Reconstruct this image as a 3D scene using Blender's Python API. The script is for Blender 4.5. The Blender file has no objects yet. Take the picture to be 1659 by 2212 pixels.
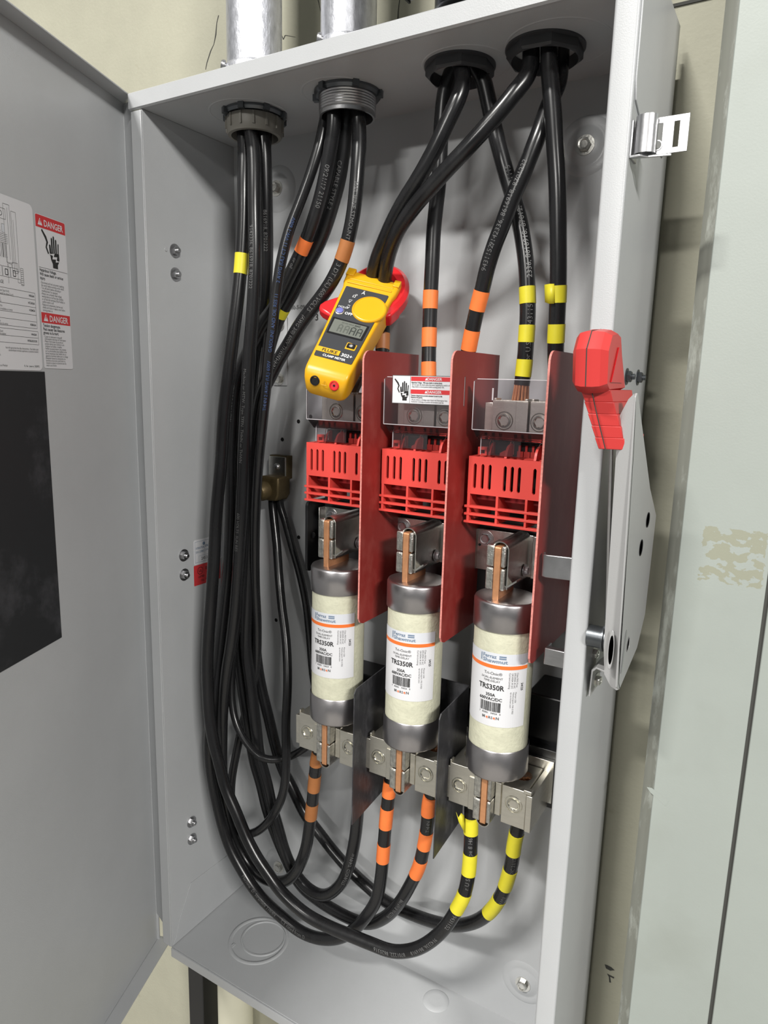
import bpy, math, random
from mathutils import Vector, Matrix
random.seed(7)
PI = math.pi
# ---------------------------------------------------------------- camera
F = 1494.5; Wd, Hg = 1659.0, 2212.0
CAM = Vector((0.74332, -0.63948, 0.87398))
ya, pb, rc = 0.53671, -0.18822, -0.02625
RM = Matrix.Rotation(ya, 3, 'Z') @ Matrix.Rotation(pb, 3, 'X') @ Matrix.Rotation(rc, 3, 'Y')
scn = bpy.context.scene
cd = bpy.data.cameras.new('camera'); cam = bpy.data.objects.new('camera', cd)
scn.collection.objects.link(cam); scn.camera = cam
cd.sensor_fit = 'HORIZONTAL'; cd.sensor_width = 36; cd.lens = 36*F/Wd; cd.clip_start = .01
cr, cf, cu = RM.col[0], RM.col[1], RM.col[2]
cam.matrix_world = Matrix(((cr.x, cu.x, -cf.x, CAM.x), (cr.y, cu.y, -cf.y, CAM.y), (cr.z, cu.z, -cf.z, CAM.z), (0, 0, 0, 1)))
# ---------------------------------------------------------------- world, lamps, exposure
wd = bpy.data.worlds.new('world'); scn.world = wd; wd.use_nodes = True
bgn = wd.node_tree.nodes['Background']; bgn.inputs[0].default_value = (0.82, 0.86, 0.88, 1); bgn.inputs[1].default_value = 0.215
def lamp(name, loc, target, sx, sy, watts, col=(1, .98, .94)):
    l = bpy.data.lights.new(name, 'AREA'); l.shape = 'RECTANGLE'; l.size = sx; l.size_y = sy; l.energy = watts; l.color = col
    o = bpy.data.objects.new(name, l); scn.collection.objects.link(o); o.location = loc
    o.rotation_euler = (Vector(target)-Vector(loc)).to_track_quat('-Z', 'Y').to_euler(); return o
lamp('ceiling_tube', (4.2, -3.0, 3.0), (.3, .1, .7), 1.2, .12, 330)
lamp('ceiling_tube', (-.3, -4.2, 4.9), (.3, .1, .7), 1.2, .2, 560)
lamp('ceiling_tube', (.5, -5.0, 2.4), (.3, .1, .7), 1.2, .12, 120)
scn.view_settings.view_transform = 'Standard'; scn.view_settings.look = 'None'
scn.view_settings.gamma = 1; scn.view_settings.exposure = -0.71; scn.view_settings.use_curve_mapping = False
# ---------------------------------------------------------------- helpers
BW, BH, BD, XR = 0.5716, 1.1957, 0.1625, 0.5925      # enclosure: opening width, height, depth, right wall plane
PITCH = .1085
def ray(px, py): return RM @ Vector(((px-Wd/2)/F, 1, (Hg/2-py)/F))
def at(px, py, y):
    d = ray(px, py); return CAM + d*((y-CAM.y)/d.y)
def atx(px, py, x):
    d = ray(px, py); return CAM + d*((x-CAM.x)/d.x)
def toplane(px, py, P0, n):
    d = ray(px, py); return CAM + d*((P0-CAM).dot(n)/d.dot(n))
def proj(P):
    q = RM.transposed() @ (P-CAM); return (Wd/2+F*q.x/q.y, Hg/2-F*q.z/q.y)
# --- materials
def mat(name, col, rough=.5, metal=0, nscale=0, namt=0, bscale=0, bamt=0, spec=.5, stretch=(1, 1, 1), rvar=0, alpha=1, trans=0, coat=0, emit=0):
    m = bpy.data.materials.new(name); m.use_nodes = True; nt = m.node_tree; b = nt.nodes['Principled BSDF']
    b.inputs['Base Color'].default_value = (*col, 1); b.inputs['Roughness'].default_value = rough; b.inputs['Metallic'].default_value = metal
    b.inputs['Specular IOR Level'].default_value = spec; b.inputs['Coat Weight'].default_value = coat
    if trans: b.inputs['Transmission Weight'].default_value = trans; b.inputs['IOR'].default_value = 1.05
    if alpha < 1: b.inputs['Alpha'].default_value = alpha
    if emit: b.inputs['Emission Color'].default_value = (*col, 1); b.inputs['Emission Strength'].default_value = emit
    tc = nt.nodes.new('ShaderNodeTexCoord'); mp = nt.nodes.new('ShaderNodeMapping'); mp.inputs['Scale'].default_value = stretch
    nt.links.new(tc.outputs['Object'], mp.inputs['Vector'])
    if nscale:
        n = nt.nodes.new('ShaderNodeTexNoise'); n.inputs['Scale'].default_value = nscale; n.inputs['Detail'].default_value = 6; n.inputs['Roughness'].default_value = .65
        nt.links.new(mp.outputs[0], n.inputs['Vector'])
        mr = nt.nodes.new('ShaderNodeMapRange'); mr.inputs[1].default_value = .3; mr.inputs[2].default_value = .7
        mr.inputs[3].default_value = 1-namt; mr.inputs[4].default_value = 1+namt
        nt.links.new(n.outputs[0], mr.inputs[0])
        mx = nt.nodes.new('ShaderNodeMix'); mx.data_type = 'RGBA'; mx.blend_type = 'MULTIPLY'; mx.inputs[0].default_value = 1
        mx.inputs[6].default_value = (*col, 1); nt.links.new(mr.outputs[0], mx.inputs[7]); nt.links.new(mx.outputs[2], b.inputs['Base Color'])
        if rvar:
            r2 = nt.nodes.new('ShaderNodeMapRange'); r2.inputs[3].default_value = max(.05, rough-rvar); r2.inputs[4].default_value = rough+rvar
            nt.links.new(n.outputs[0], r2.inputs[0]); nt.links.new(r2.outputs[0], b.inputs['Roughness'])
    if bscale:
        n = nt.nodes.new('ShaderNodeTexNoise'); n.inputs['Scale'].default_value = bscale; n.inputs['Detail'].default_value = 3
        nt.links.new(mp.outputs[0], n.inputs['Vector'])
        bp = nt.nodes.new('ShaderNodeBump'); bp.inputs['Strength'].default_value = bamt; bp.inputs['Distance'].default_value = .001
        nt.links.new(n.outputs[0], bp.inputs['Height']); nt.links.new(bp.outputs[0], b.inputs['Normal'])
    return m
def scratched(name, base, scr, rough, scale, stretch, lo=.62, hi=.72, amt=.6, metal=0, bamt=0):
    m = mat(name, base, rough, metal); nt = m.node_tree; b = nt.nodes['Principled BSDF']
    tc = nt.nodes.new('ShaderNodeTexCoord'); mp = nt.nodes.new('ShaderNodeMapping'); mp.inputs['Scale'].default_value = stretch; mp.inputs['Rotation'].default_value = (0, .3, 0)
    nt.links.new(tc.outputs['Object'], mp.inputs['Vector'])
    n = nt.nodes.new('ShaderNodeTexNoise'); n.inputs['Scale'].default_value = scale; n.inputs['Detail'].default_value = 8; n.inputs['Roughness'].default_value = .7
    nt.links.new(mp.outputs[0], n.inputs['Vector'])
    mr = nt.nodes.new('ShaderNodeMapRange'); mr.inputs[1].default_value = lo; mr.inputs[2].default_value = hi; mr.inputs[4].default_value = amt
    nt.links.new(n.outputs[0], mr.inputs[0])
    mx = nt.nodes.new('ShaderNodeMix'); mx.data_type = 'RGBA'; mx.inputs[6].default_value = (*base, 1); mx.inputs[7].default_value = (*scr, 1)
    nt.links.new(mr.outputs[0], mx.inputs[0]); nt.links.new(mx.outputs[2], b.inputs['Base Color'])
    return m
M = dict(
 paint=mat('grey_enclosure_paint', (.47, .48, .49), .34, nscale=6, namt=.04, bscale=900, bamt=.12),
 wall=mat('cream_wall_paint', (.40, .39, .305), .7, nscale=5, namt=.10, bscale=220, bamt=.35),
 floor=mat('concrete_floor', (.30, .29, .27), .6, nscale=2, namt=.15),
 seam=mat('dark_seam', (.05, .05, .045), .8),
 galv=mat('galvanised_steel', (.60, .61, .65), .40, .75, nscale=160, namt=.16, bscale=350, bamt=.35, rvar=.12, stretch=(1, 1, .5)),
 zinc=mat('zinc_plated_steel', (.50, .50, .51), .36, 1, nscale=40, namt=.1, bscale=300, bamt=.12, rvar=.06),
 steel=mat('plated_steel', (.68, .67, .63), .30, 1, nscale=60, namt=.12, bscale=400, bamt=.12, rvar=.08),
 jaw=mat('pitted_jaw_steel', (.62, .61, .57), .35, 1, nscale=220, namt=.3, bscale=500, bamt=.5),
 alum=mat('tin_plated_aluminium', (.74, .71, .63), .42, 1, nscale=50, namt=.06, bscale=500, bamt=.15, stretch=(1, 1, 4)),
 screw=mat('set_screw_steel', (.72, .70, .62), .2, 1),
 darksteel=mat('dark_steel', (.13, .14, .15), .35, .8, bscale=200, bamt=.1),
 capm=mat('fuse_cap_metal', (.50, .48, .49), .33, 1, nscale=30, namt=.08, bscale=300, bamt=.05),
 copper=mat('copper', (.74, .36, .18), .34, .65, nscale=60, namt=.15, bscale=200, bamt=.1),
 bronze=mat('bronze', (.115, .085, .04), .45, .6, nscale=80, namt=.25, bscale=400, bamt=.2),
 jacket=mat('black_cable_jacket', (.012, .012, .013), .27, nscale=40, namt=.35, bscale=120, bamt=.12, rvar=.1, stretch=(1, 1, .15)),
 heat=mat('grey_heat_shrink', (.05, .05, .05), .5),
 tubem=mat('ivory_fibre_tube', (.58, .575, .44), .55, nscale=70, namt=.10, bscale=260, bamt=.5),
 lab=mat('white_label_paper', (.68, .68, .70), .4), labg=mat('pale_grey_label', (.62, .64, .68), .4),
 ink=mat('black_ink', (.015, .015, .015), .5), inkg=mat('grey_ink', (.10, .10, .10), .5), inkb=mat('blue_grey_ink', (.16, .22, .31), .5),
 inkl=mat('light_cable_print', (.13, .13, .13), .6), inkw=mat('bright_cable_print', (.26, .26, .26), .6), inkblue=mat('blue_cable_print', (.03, .065, .18), .6),
 lred=mat('label_red', (.58, .035, .04), .45), lor=mat('label_orange', (.80, .17, .03), .45),
 orange=mat('orange_tape', (.86, .20, .045), .5, nscale=60, namt=.06), brown=mat('brownish_orange_tape', (.40, .15, .045), .5, nscale=60, namt=.08),
 yellow=mat('yellow_tape', (.70, .62, .03), .45, nscale=60, namt=.05),
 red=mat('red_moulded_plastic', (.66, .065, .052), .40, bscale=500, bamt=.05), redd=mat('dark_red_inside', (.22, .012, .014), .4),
 barrier=scratched('red_fibre_board', (.27, .026, .022), (.50, .16, .13), .42, 26, (1, 1, .6), .50, .85, .45),
 bedge=mat('red_fibre_board_edge', (.60, .22, .19), .6, nscale=300, namt=.3),
 dark=scratched('dark_fibre_board', (.030, .030, .034), (.13, .13, .14), .42, 55, (1, 1, .5), .46, .72, .6),
 nut=mat('dark_cast_nut', (.045, .046, .05), .45, bscale=200, bamt=.1), black=mat('black_moulded_plastic', (.010, .010, .011), .35),
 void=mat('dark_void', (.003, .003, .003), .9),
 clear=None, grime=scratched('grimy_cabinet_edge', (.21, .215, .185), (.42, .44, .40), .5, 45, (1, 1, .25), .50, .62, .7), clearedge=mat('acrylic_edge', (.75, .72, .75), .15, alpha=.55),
 yplast=mat('yellow_meter_plastic', (.74, .38, .010), .35, nscale=30, namt=.03), yband=mat('yellow_print', (.72, .40, .02), .4),
 rjaw=mat('red_meter_plastic', (.66, .02, .025), .30), panel=mat('charcoal_face_panel', (.045, .047, .052), .38),
 lcd=mat('lcd_glass', (.16, .17, .15), .12), lcdseg=mat('lcd_segments', (.045, .05, .045), .3), lcdghost=mat('lcd_ghost_segments', (.11, .12, .105), .3),
 white=mat('white_print', (.85, .85, .85), .5), bluebut=mat('blue_button', (.16, .17, .48), .4), silver=mat('silver_ring', (.6, .55, .45), .3, .7),
 grip=mat('red_grip_plastic', (.60, .045, .042), .38), hub=mat('grey_bushing_plastic', (.20, .19, .165), .5, bscale=300, bamt=.1),
 lpaint=mat('light_grey_handle_paint', (.37, .37, .37), .3, bscale=800, bamt=.1),
 magnet=scratched('black_magnetic_sheet', (.018, .019, .021), (.10, .10, .11), .5, 14, (1, 1, 1), .52, .75, .5),
 pipe=mat('cream_pipe_paint', (.68, .66, .52), .5, nscale=8, namt=.05),
)
def acrylic():
    m = bpy.data.materials.new('clear_acrylic'); m.use_nodes = True; nt = m.node_tree; nt.nodes.remove(nt.nodes['Principled BSDF']); o = nt.nodes['Material Output']
    a = nt.nodes.new('ShaderNodeBsdfTransparent'); a.inputs[0].default_value = (.90, .88, .90, 1); g = nt.nodes.new('ShaderNodeBsdfGlossy'); g.inputs['Roughness'].default_value = .06
    fr = nt.nodes.new('ShaderNodeFresnel'); fr.inputs[0].default_value = 1.45; d = nt.nodes.new('ShaderNodeBsdfDiffuse'); d.inputs[0].default_value = (.6, .55, .58, 1)
    x = nt.nodes.new('ShaderNodeMixShader'); y = nt.nodes.new('ShaderNodeMixShader'); y.inputs[0].default_value = .025
    nt.links.new(fr.outputs[0], x.inputs[0]); nt.links.new(a.outputs[0], x.inputs[1]); nt.links.new(g.outputs[0], x.inputs[2]); nt.links.new(x.outputs[0], y.inputs[1]); nt.links.new(d.outputs[0], y.inputs[2]); nt.links.new(y.outputs[0], o.inputs[0]); return m
M['clear'] = acrylic()
# grey-green cabinet paint with grime and the remains of a sticker (a mark of its own shape)
def cabinet_paint():
    m = mat('grey_green_cabinet_paint', (.335, .365, .338), .42, nscale=3, namt=.06, bscale=500, bamt=.08); nt = m.node_tree; b = nt.nodes['Principled BSDF']
    src = b.inputs['Base Color'].links[0].from_socket
    tc = nt.nodes.new('ShaderNodeTexCoord')
    def noise(sc, lo, hi, loc=(0, 0, 0), st=(1, 1, 1)):
        mp = nt.nodes.new('ShaderNodeMapping'); mp.inputs['Location'].default_value = loc; mp.inputs['Scale'].default_value = st; nt.links.new(tc.outputs['Object'], mp.inputs['Vector'])
        n = nt.nodes.new('ShaderNodeTexNoise'); n.inputs['Scale'].default_value = sc; n.inputs['Detail'].default_value = 6; nt.links.new(mp.outputs[0], n.inputs['Vector'])
        r = nt.nodes.new('ShaderNodeMapRange'); r.inputs[1].default_value = lo; r.inputs[2].default_value = hi; nt.links.new(n.outputs[0], r.inputs[0]); return r.outputs[0]
    def mth(op, a, c):
        k = nt.nodes.new('ShaderNodeMath'); k.operation = op
        for i, v in enumerate((a, c)):
            if isinstance(v, (int, float)): k.inputs[i].default_value = v
            else: nt.links.new(v, k.inputs[i])
        return k.outputs[0]
    sep = nt.nodes.new('ShaderNodeSeparateXYZ'); nt.links.new(tc.outputs['Object'], sep.inputs[0])
    X, Z = sep.outputs[0], sep.outputs[2]
    jit = mth('MULTIPLY', noise(300, 0, 1), .006)
    Xj, Zj = mth('ADD', X, jit), mth('ADD', Z, jit)
    # patch box in object coordinates: object origin is (.64,.1,-.7)
    box = mth('MULTIPLY', mth('MULTIPLY', mth('GREATER_THAN', Xj, .0355), mth('LESS_THAN', Xj, .0915)), mth('MULTIPLY', mth('GREATER_THAN', Zj, 1.389), mth('LESS_THAN', Zj, 1.444)))
    pm = mth('MULTIPLY', box, mth('GREATER_THAN', noise(70, 0, 1, (3, 1, 2), (1, 1, 1.6)), .47))
    def mixc(f, a, col):
        x = nt.nodes.new('ShaderNodeMix'); x.data_type = 'RGBA'; nt.links.new(f, x.inputs[0]); nt.links.new(a, x.inputs[6]); x.inputs[7].default_value = (*col, 1); return x.outputs[2]
    g = mixc(mth('MULTIPLY', noise(9, .55, .8), .28), src, (.22, .23, .19))
    g = mixc(mth('MULTIPLY', noise(90, .74, .78, (5, 0, 1)), .6), g, (.12, .12, .10))
    g = mixc(mth('MULTIPLY', pm, .6), g, (.27, .26, .165))
    nt.links.new(g, b.inputs['Base Color']); return m
M['cab'] = cabinet_paint()
def wall_marks():
    m = M['wall']; nt = m.node_tree; b = nt.nodes['Principled BSDF']; src = b.inputs['Base Color'].links[0].from_socket
    tc = nt.nodes.new('ShaderNodeTexCoord')
    n = nt.nodes.new('ShaderNodeTexNoise'); n.inputs['Scale'].default_value = 26; n.inputs['Detail'].default_value = 8; nt.links.new(tc.outputs['Object'], n.inputs['Vector'])
    r = nt.nodes.new('ShaderNodeMapRange'); r.inputs[1].default_value = .68; r.inputs[2].default_value = .78; r.inputs[4].default_value = .5; nt.links.new(n.outputs[0], r.inputs[0])
    x = nt.nodes.new('ShaderNodeMix'); x.data_type = 'RGBA'; nt.links.new(r.outputs[0], x.inputs[0]); nt.links.new(src, x.inputs[6]); x.inputs[7].default_value = (.28, .25, .17, 1)
    nt.links.new(x.outputs[2], b.inputs['Base Color'])
wall_marks()
# --- text outlines
_tc = {}
def text_geo(s, bold=False):
    k = (s, bold)
    if k in _tc: return _tc[k]
    c = bpy.data.curves.new('t', 'FONT'); c.body = s; c.size = 1; c.resolution_u = 2; c.fill_mode = 'FRONT'
    if bold: c.offset = .018
    o = bpy.data.objects.new('t', c); scn.collection.objects.link(o)
    dg = bpy.context.evaluated_depsgraph_get(); dg.update()
    me = o.evaluated_get(dg).to_mesh()
    vs = [(v.co.x, v.co.y) for v in me.vertices]; fs = [tuple(p.vertices) for p in me.polygons]
    o.evaluated_get(dg).to_mesh_clear(); bpy.data.objects.remove(o); bpy.data.curves.remove(c)
    if vs:
        w = max(v[0] for v in vs)
    else: w = 0
    _tc[k] = (vs, fs, w); return _tc[k]
class MB:
    def __init__(s): s.v = []; s.f = []; s.mi = []; s.ms = []
    def mid(s, m):
        m = M[m]
        if m not in s.ms: s.ms.append(m)
        return s.ms.index(m)
    def add(s, vs, fs, m, T=None):
        b = len(s.v); k = s.mid(m)
        for v in vs: s.v.append(tuple(T @ Vector(v)) if T else tuple(v))
        for f in fs: s.f.append(tuple(i+b for i in f)); s.mi.append(k)
        return s
    def box(s, x0, x1, y0, y1, z0, z1, m, T=None):
        v = [(x, y, z) for x in (x0, x1) for y in (y0, y1) for z in (z0, z1)]
        return s.add(v, [(0, 1, 3, 2), (4, 6, 7, 5), (0, 4, 5, 1), (2, 3, 7, 6), (0, 2, 6, 4), (1, 5, 7, 3)], m, T)
    def prism(s, pts, ax, a, b, m, T=None, cap=True):   # polygon (2d, counter-clockwise irrelevant) extruded along axis ax
        n = len(pts); v = []
        for w in (a, b):
            for (p, q) in pts: v.append({'x': (w, p, q), 'y': (p, w, q), 'z': (p, q, w)}[ax])
        f = [(i, (i+1) % n, n+(i+1) % n, n+i) for i in range(n)]
        if cap: f += [tuple(range(n)), tuple(range(2*n-1, n-1, -1))]
        return s.add(v, f, m, T)
    def rings(s, rings, m, T=None, cap0=True, cap1=True):
        n = len(rings[0]); v = [p for r in rings for p in r]; f = []
        for j in range(len(rings)-1):
            for i in range(n): f.append((j*n+i, j*n+(i+1) % n, (j+1)*n+(i+1) % n, (j+1)*n+i))
        if cap0: f.append(tuple(range(n-1, -1, -1)))
        if cap1: f.append(tuple(range((len(rings)-1)*n, len(rings)*n)))
        return s.add(v, f, m, T)
    def lathe(s, prof, org, axis, m, seg=32, T=None, cap0=True, cap1=True, a0=0):   # prof: (r, h[, 'h' for hexagon / 'o' for octagon])
        ax = Vector(axis).normalized(); u = ax.orthogonal().normalized() if abs(ax.z) > .9 or abs(ax.y) < .5 else Vector((1, 0, 0)); u = (u-ax*u.dot(ax)).normalized(); w = ax.cross(u); org = Vector(org); R = []
        for p in prof:
            r, h = p[0], p[1]; k = {'h': 6, 'o': 8}.get(p[2] if len(p) > 2 else '', 0); ring = []
            for i in range(seg):
                a = 2*PI*i/seg+a0; rr = r
                if k:
                    q = (a-a0) % (2*PI/k)-PI/k; rr = r*math.cos(PI/k)/math.cos(q)
                ring.append(org+ax*h+u*(rr*math.cos(a))+w*(rr*math.sin(a)))
            R.append(ring)
        return s.rings(R, m, T, cap0, cap1)
    def cyl(s, r, a, b, m, seg=24, r2=None, T=None):
        a = Vector(a); b = Vector(b); return s.lathe([(r, 0), (r2 if r2 is not None else r, (b-a).length)], a, b-a, m, seg, T)
    def flat(s, pts, fr, m, lift=.0002):     # polygon in a label frame
        O, X, Y, N = fr; return s.add([O+X*p[0]+Y*p[1]+N*lift for p in pts], [tuple(range(len(pts)))], m)
    def frect(s, u0, v0, u1, v1, fr, m, lift=.0002): return s.flat([(u0, v0), (u1, v0), (u1, v1), (u0, v1)], fr, m, lift)
    def text(s, t, u, v, size, fr, m, al='l', lift=.0004, bold=False, rot=0, sx=1):
        vs, fs, w = text_geo(t, bold); O, X, Y, N = fr; c, sn = math.cos(rot), math.sin(rot)
        du = {'l': 0, 'c': -w/2, 'r': -w}[al]; P = []
        for a, b in vs:
            a = (a+du)*size*sx; b = b*size; P.append(O+X*(u+a*c-b*sn)+Y*(v+a*sn+b*c)+N*lift)
        return s.add(P, fs, m)
def link(o): scn.collection.objects.link(o); return o
def mk(name, mb, parent=None, loc=None, smooth=True, bev=0, ang=35):
    """one mesh object; builder coordinates are world, origin at loc (or at the parent)"""
    base = Vector(parent['_o']) if parent is not None and '_o' in parent.keys() else Vector(loc if loc is not None else (0, 0, 0))
    me = bpy.data.meshes.new(name); me.from_pydata([tuple(Vector(v)-base) for v in mb.v], [], mb.f)
    for m in mb.ms: me.materials.append(m)
    me.polygons.foreach_set('material_index', mb.mi); me.update()
    import bmesh
    bm = bmesh.new(); bm.from_mesh(me); bmesh.ops.recalc_face_normals(bm, faces=bm.faces); bm.to_mesh(me); bm.free()
    if smooth:
        me.shade_smooth(); me.set_sharp_from_angle(angle=math.radians(ang))
    o = link(bpy.data.objects.new(name, me)); o['_o'] = tuple(base)
    if parent is not None: o.parent = parent
    else: o.location = base
    if bev:
        b = o.modifiers.new('bevel', 'BEVEL'); b.width = bev; b.segments = 2; b.limit_method = 'ANGLE'; b.angle_limit = math.radians(40)
    return o
def tag(o, label, cat, group=None):
    o['label'] = label; o['category'] = cat
    if group: o['group'] = group
    return o
def thing(name, label, cat, loc, group=None):
    o = link(bpy.data.objects.new(name, None)); o.empty_display_size = .01; o.location = loc; o['_o'] = tuple(loc); return tag(o, label, cat, group)
def struct(name, mb, loc=(0, 0, 0), **k):
    o = mk(name, mb, None, loc, **k); o['kind'] = 'structure'; return o
def copy_tree(o, parent=None):
    c = link(o.copy()); c.parent = parent
    for ch in list(o.children): copy_tree(ch, c)
    return c
def dup(o, off, label):
    c = copy_tree(o); c.location = Vector(o.location)+Vector(off); c['label'] = label; return c
def rrect(x0, y0, x1, y1, r, n=5, corners=(1, 1, 1, 1)):   # bl, br, tr, tl
    P = []
    for (cx, cy, a, on) in ((x0+r, y0+r, PI, corners[0]), (x1-r, y0+r, 1.5*PI, corners[1]), (x1-r, y1-r, 0, corners[2]), (x0+r, y1-r, .5*PI, corners[3])):
        if not on: P.append((x0 if cx < (x0+x1)/2 else x1, y0 if cy < (y0+y1)/2 else y1)); continue
        for i in range(n+1):
            t = a+PI/2*i/n; P.append((cx+r*math.cos(t), cy+r*math.sin(t)))
    return P
def hexbolt(name, org, axis, r, m='zinc', parent=None, washer=True, stud=False):
    b = MB()
    pr = []
    if washer: pr += [(r*1.45, 0), (r*1.45, r*.15)]
    pr += [(r, r*.15, 'h'), (r, r*.75, 'h'), (r*.85, r*.9)]
    if stud: pr += [(r*.5, r*.9), (r*.5, r*1.4), (r*.4, r*1.5)]
    else: pr += [(r*.6, r*.86), (r*.55, r*.74)]
    b.lathe(pr, org, axis, m, 24); return mk(name, b, parent, ang=25)
def setscrew(b, c, r, m='screw'):     # socket screw seen in the front face, axis -y
    b.lathe([(r*1.08, 0), (r*1.04, .0005), (r*.96, .0005), (r*.90, -.0012), (r*.84, -.0012), (r*.78, .0012), (r*.62, .0014), (r*.58, .0003, 'h'), (r*.52, -.0055, 'h')], c, (0, -1, 0), m, 24, cap0=False)
# ================================================================= SETTING
def build_wall():
    b = MB(); b.box(-2.2, 2.2, .18, .30, -.75, 2.6, 'wall'); w = struct('wall_back', b, (0, .18, -.75), smooth=False)
    for (p0, p1) in (((1405, 25), (1530, -2)),):
        a, c = at(*p0, .18), at(*p1, .18); s = MB(); s.box(a.x-.02, c.x+.3, .1785, .1805, a.z-.0015, a.z+.0015, 'seam'); mk('wall_joint', s, w, smooth=False)
    for path, wd_ in (([(472, 33), (468, 50), (466, 75), (462, 95), (455, 110), (447, 135), (444, 150)], .0010), ([(687, 0), (690, 12), (694, 30), (696, 48)], .0007), ([(608, 75), (612, 85), (616, 76), (638, 80)], .0008), ([(863, 0), (860, 25), (859, 50)], .0006)):
        s = MB(); P = [at(x, y, .1797) for x, y in path]; v = []; f = []
        for i, p in enumerate(P):
            k = wd_*(.5+random.random()); v += [(p.x-k, p.y, p.z), (p.x+k, p.y, p.z)]
            if i: f.append((2*i-2, 2*i-1, 2*i+1, 2*i))
        s.add(v, f, 'seam'); mk('wall_crack', s, w, smooth=False)
    for path in ([(1306, 2083), (1312, 2085), (1320, 2089), (1328, 2096), (1318, 2097), (1309, 2092)], [(1311, 2103), (1327, 2111), (1326, 2114), (1318, 2110), (1320, 2123), (1316, 2122), (1315, 2110)], [(1384, 488), (1396, 480), (1402, 496), (1424, 497), (1400, 500)]):
        s = MB(); s.add([at(x, y, .1797) for x, y in path], [tuple(range(len(path)))], 'seam'); mk('paint_chip', s, w, smooth=False)
build_wall()
b = MB(); b.box(-2.2, 2.2, -3.2, .18, -.80, -.75, 'floor'); struct('floor', b, (0, 0, -.75), smooth=False)
# ================================================================= ADJACENT CABINET
def build_cabinet():
    L = (.64, .10, -.70)
    t = thing('metal_cabinet', 'tall grey-green metal cabinet standing right of the open enclosure', 'cabinet', L)
    b = MB(); b.prism([(.652, .103), (.646, .1045), (.640, .110), (.640, .118), (1.5, .118), (1.5, .103)], 'z', -.68, 1.85, 'grime'); mk('corner_frame', b, t)
    b = MB(); b.box(.6525, .7325, .0985, .1035, -.68, 1.85, 'cab'); mk('narrow_panel', b, t, bev=.001)
    b = MB(); b.box(.7362, 1.5, .0985, .1035, -.68, 1.85, 'cab'); mk('wide_panel', b, t, bev=.001)
    b = MB(); b.box(.7325, .7362, .1005, .1035, -.68, 1.85, 'seam'); mk('panel_gap', b, t)
    b = MB(); b.box(.66, 1.5, .118, .178, -.70, 1.85, 'cab'); mk('body', b, t)
    # paint flake near the left edge
    b = MB(); P = [(1397, 1700), (1408, 1702), (1420, 1712), (1433, 1722), (1446, 1728), (1438, 1741), (1430, 1735), (1416, 1722), (1405, 1712)]
    b.add([at(x, y, .0983) for x, y in P], [tuple(range(len(P)))], 'cab'); mk('peeled_tape_scrap', b, t, smooth=False)
build_cabinet()
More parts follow.
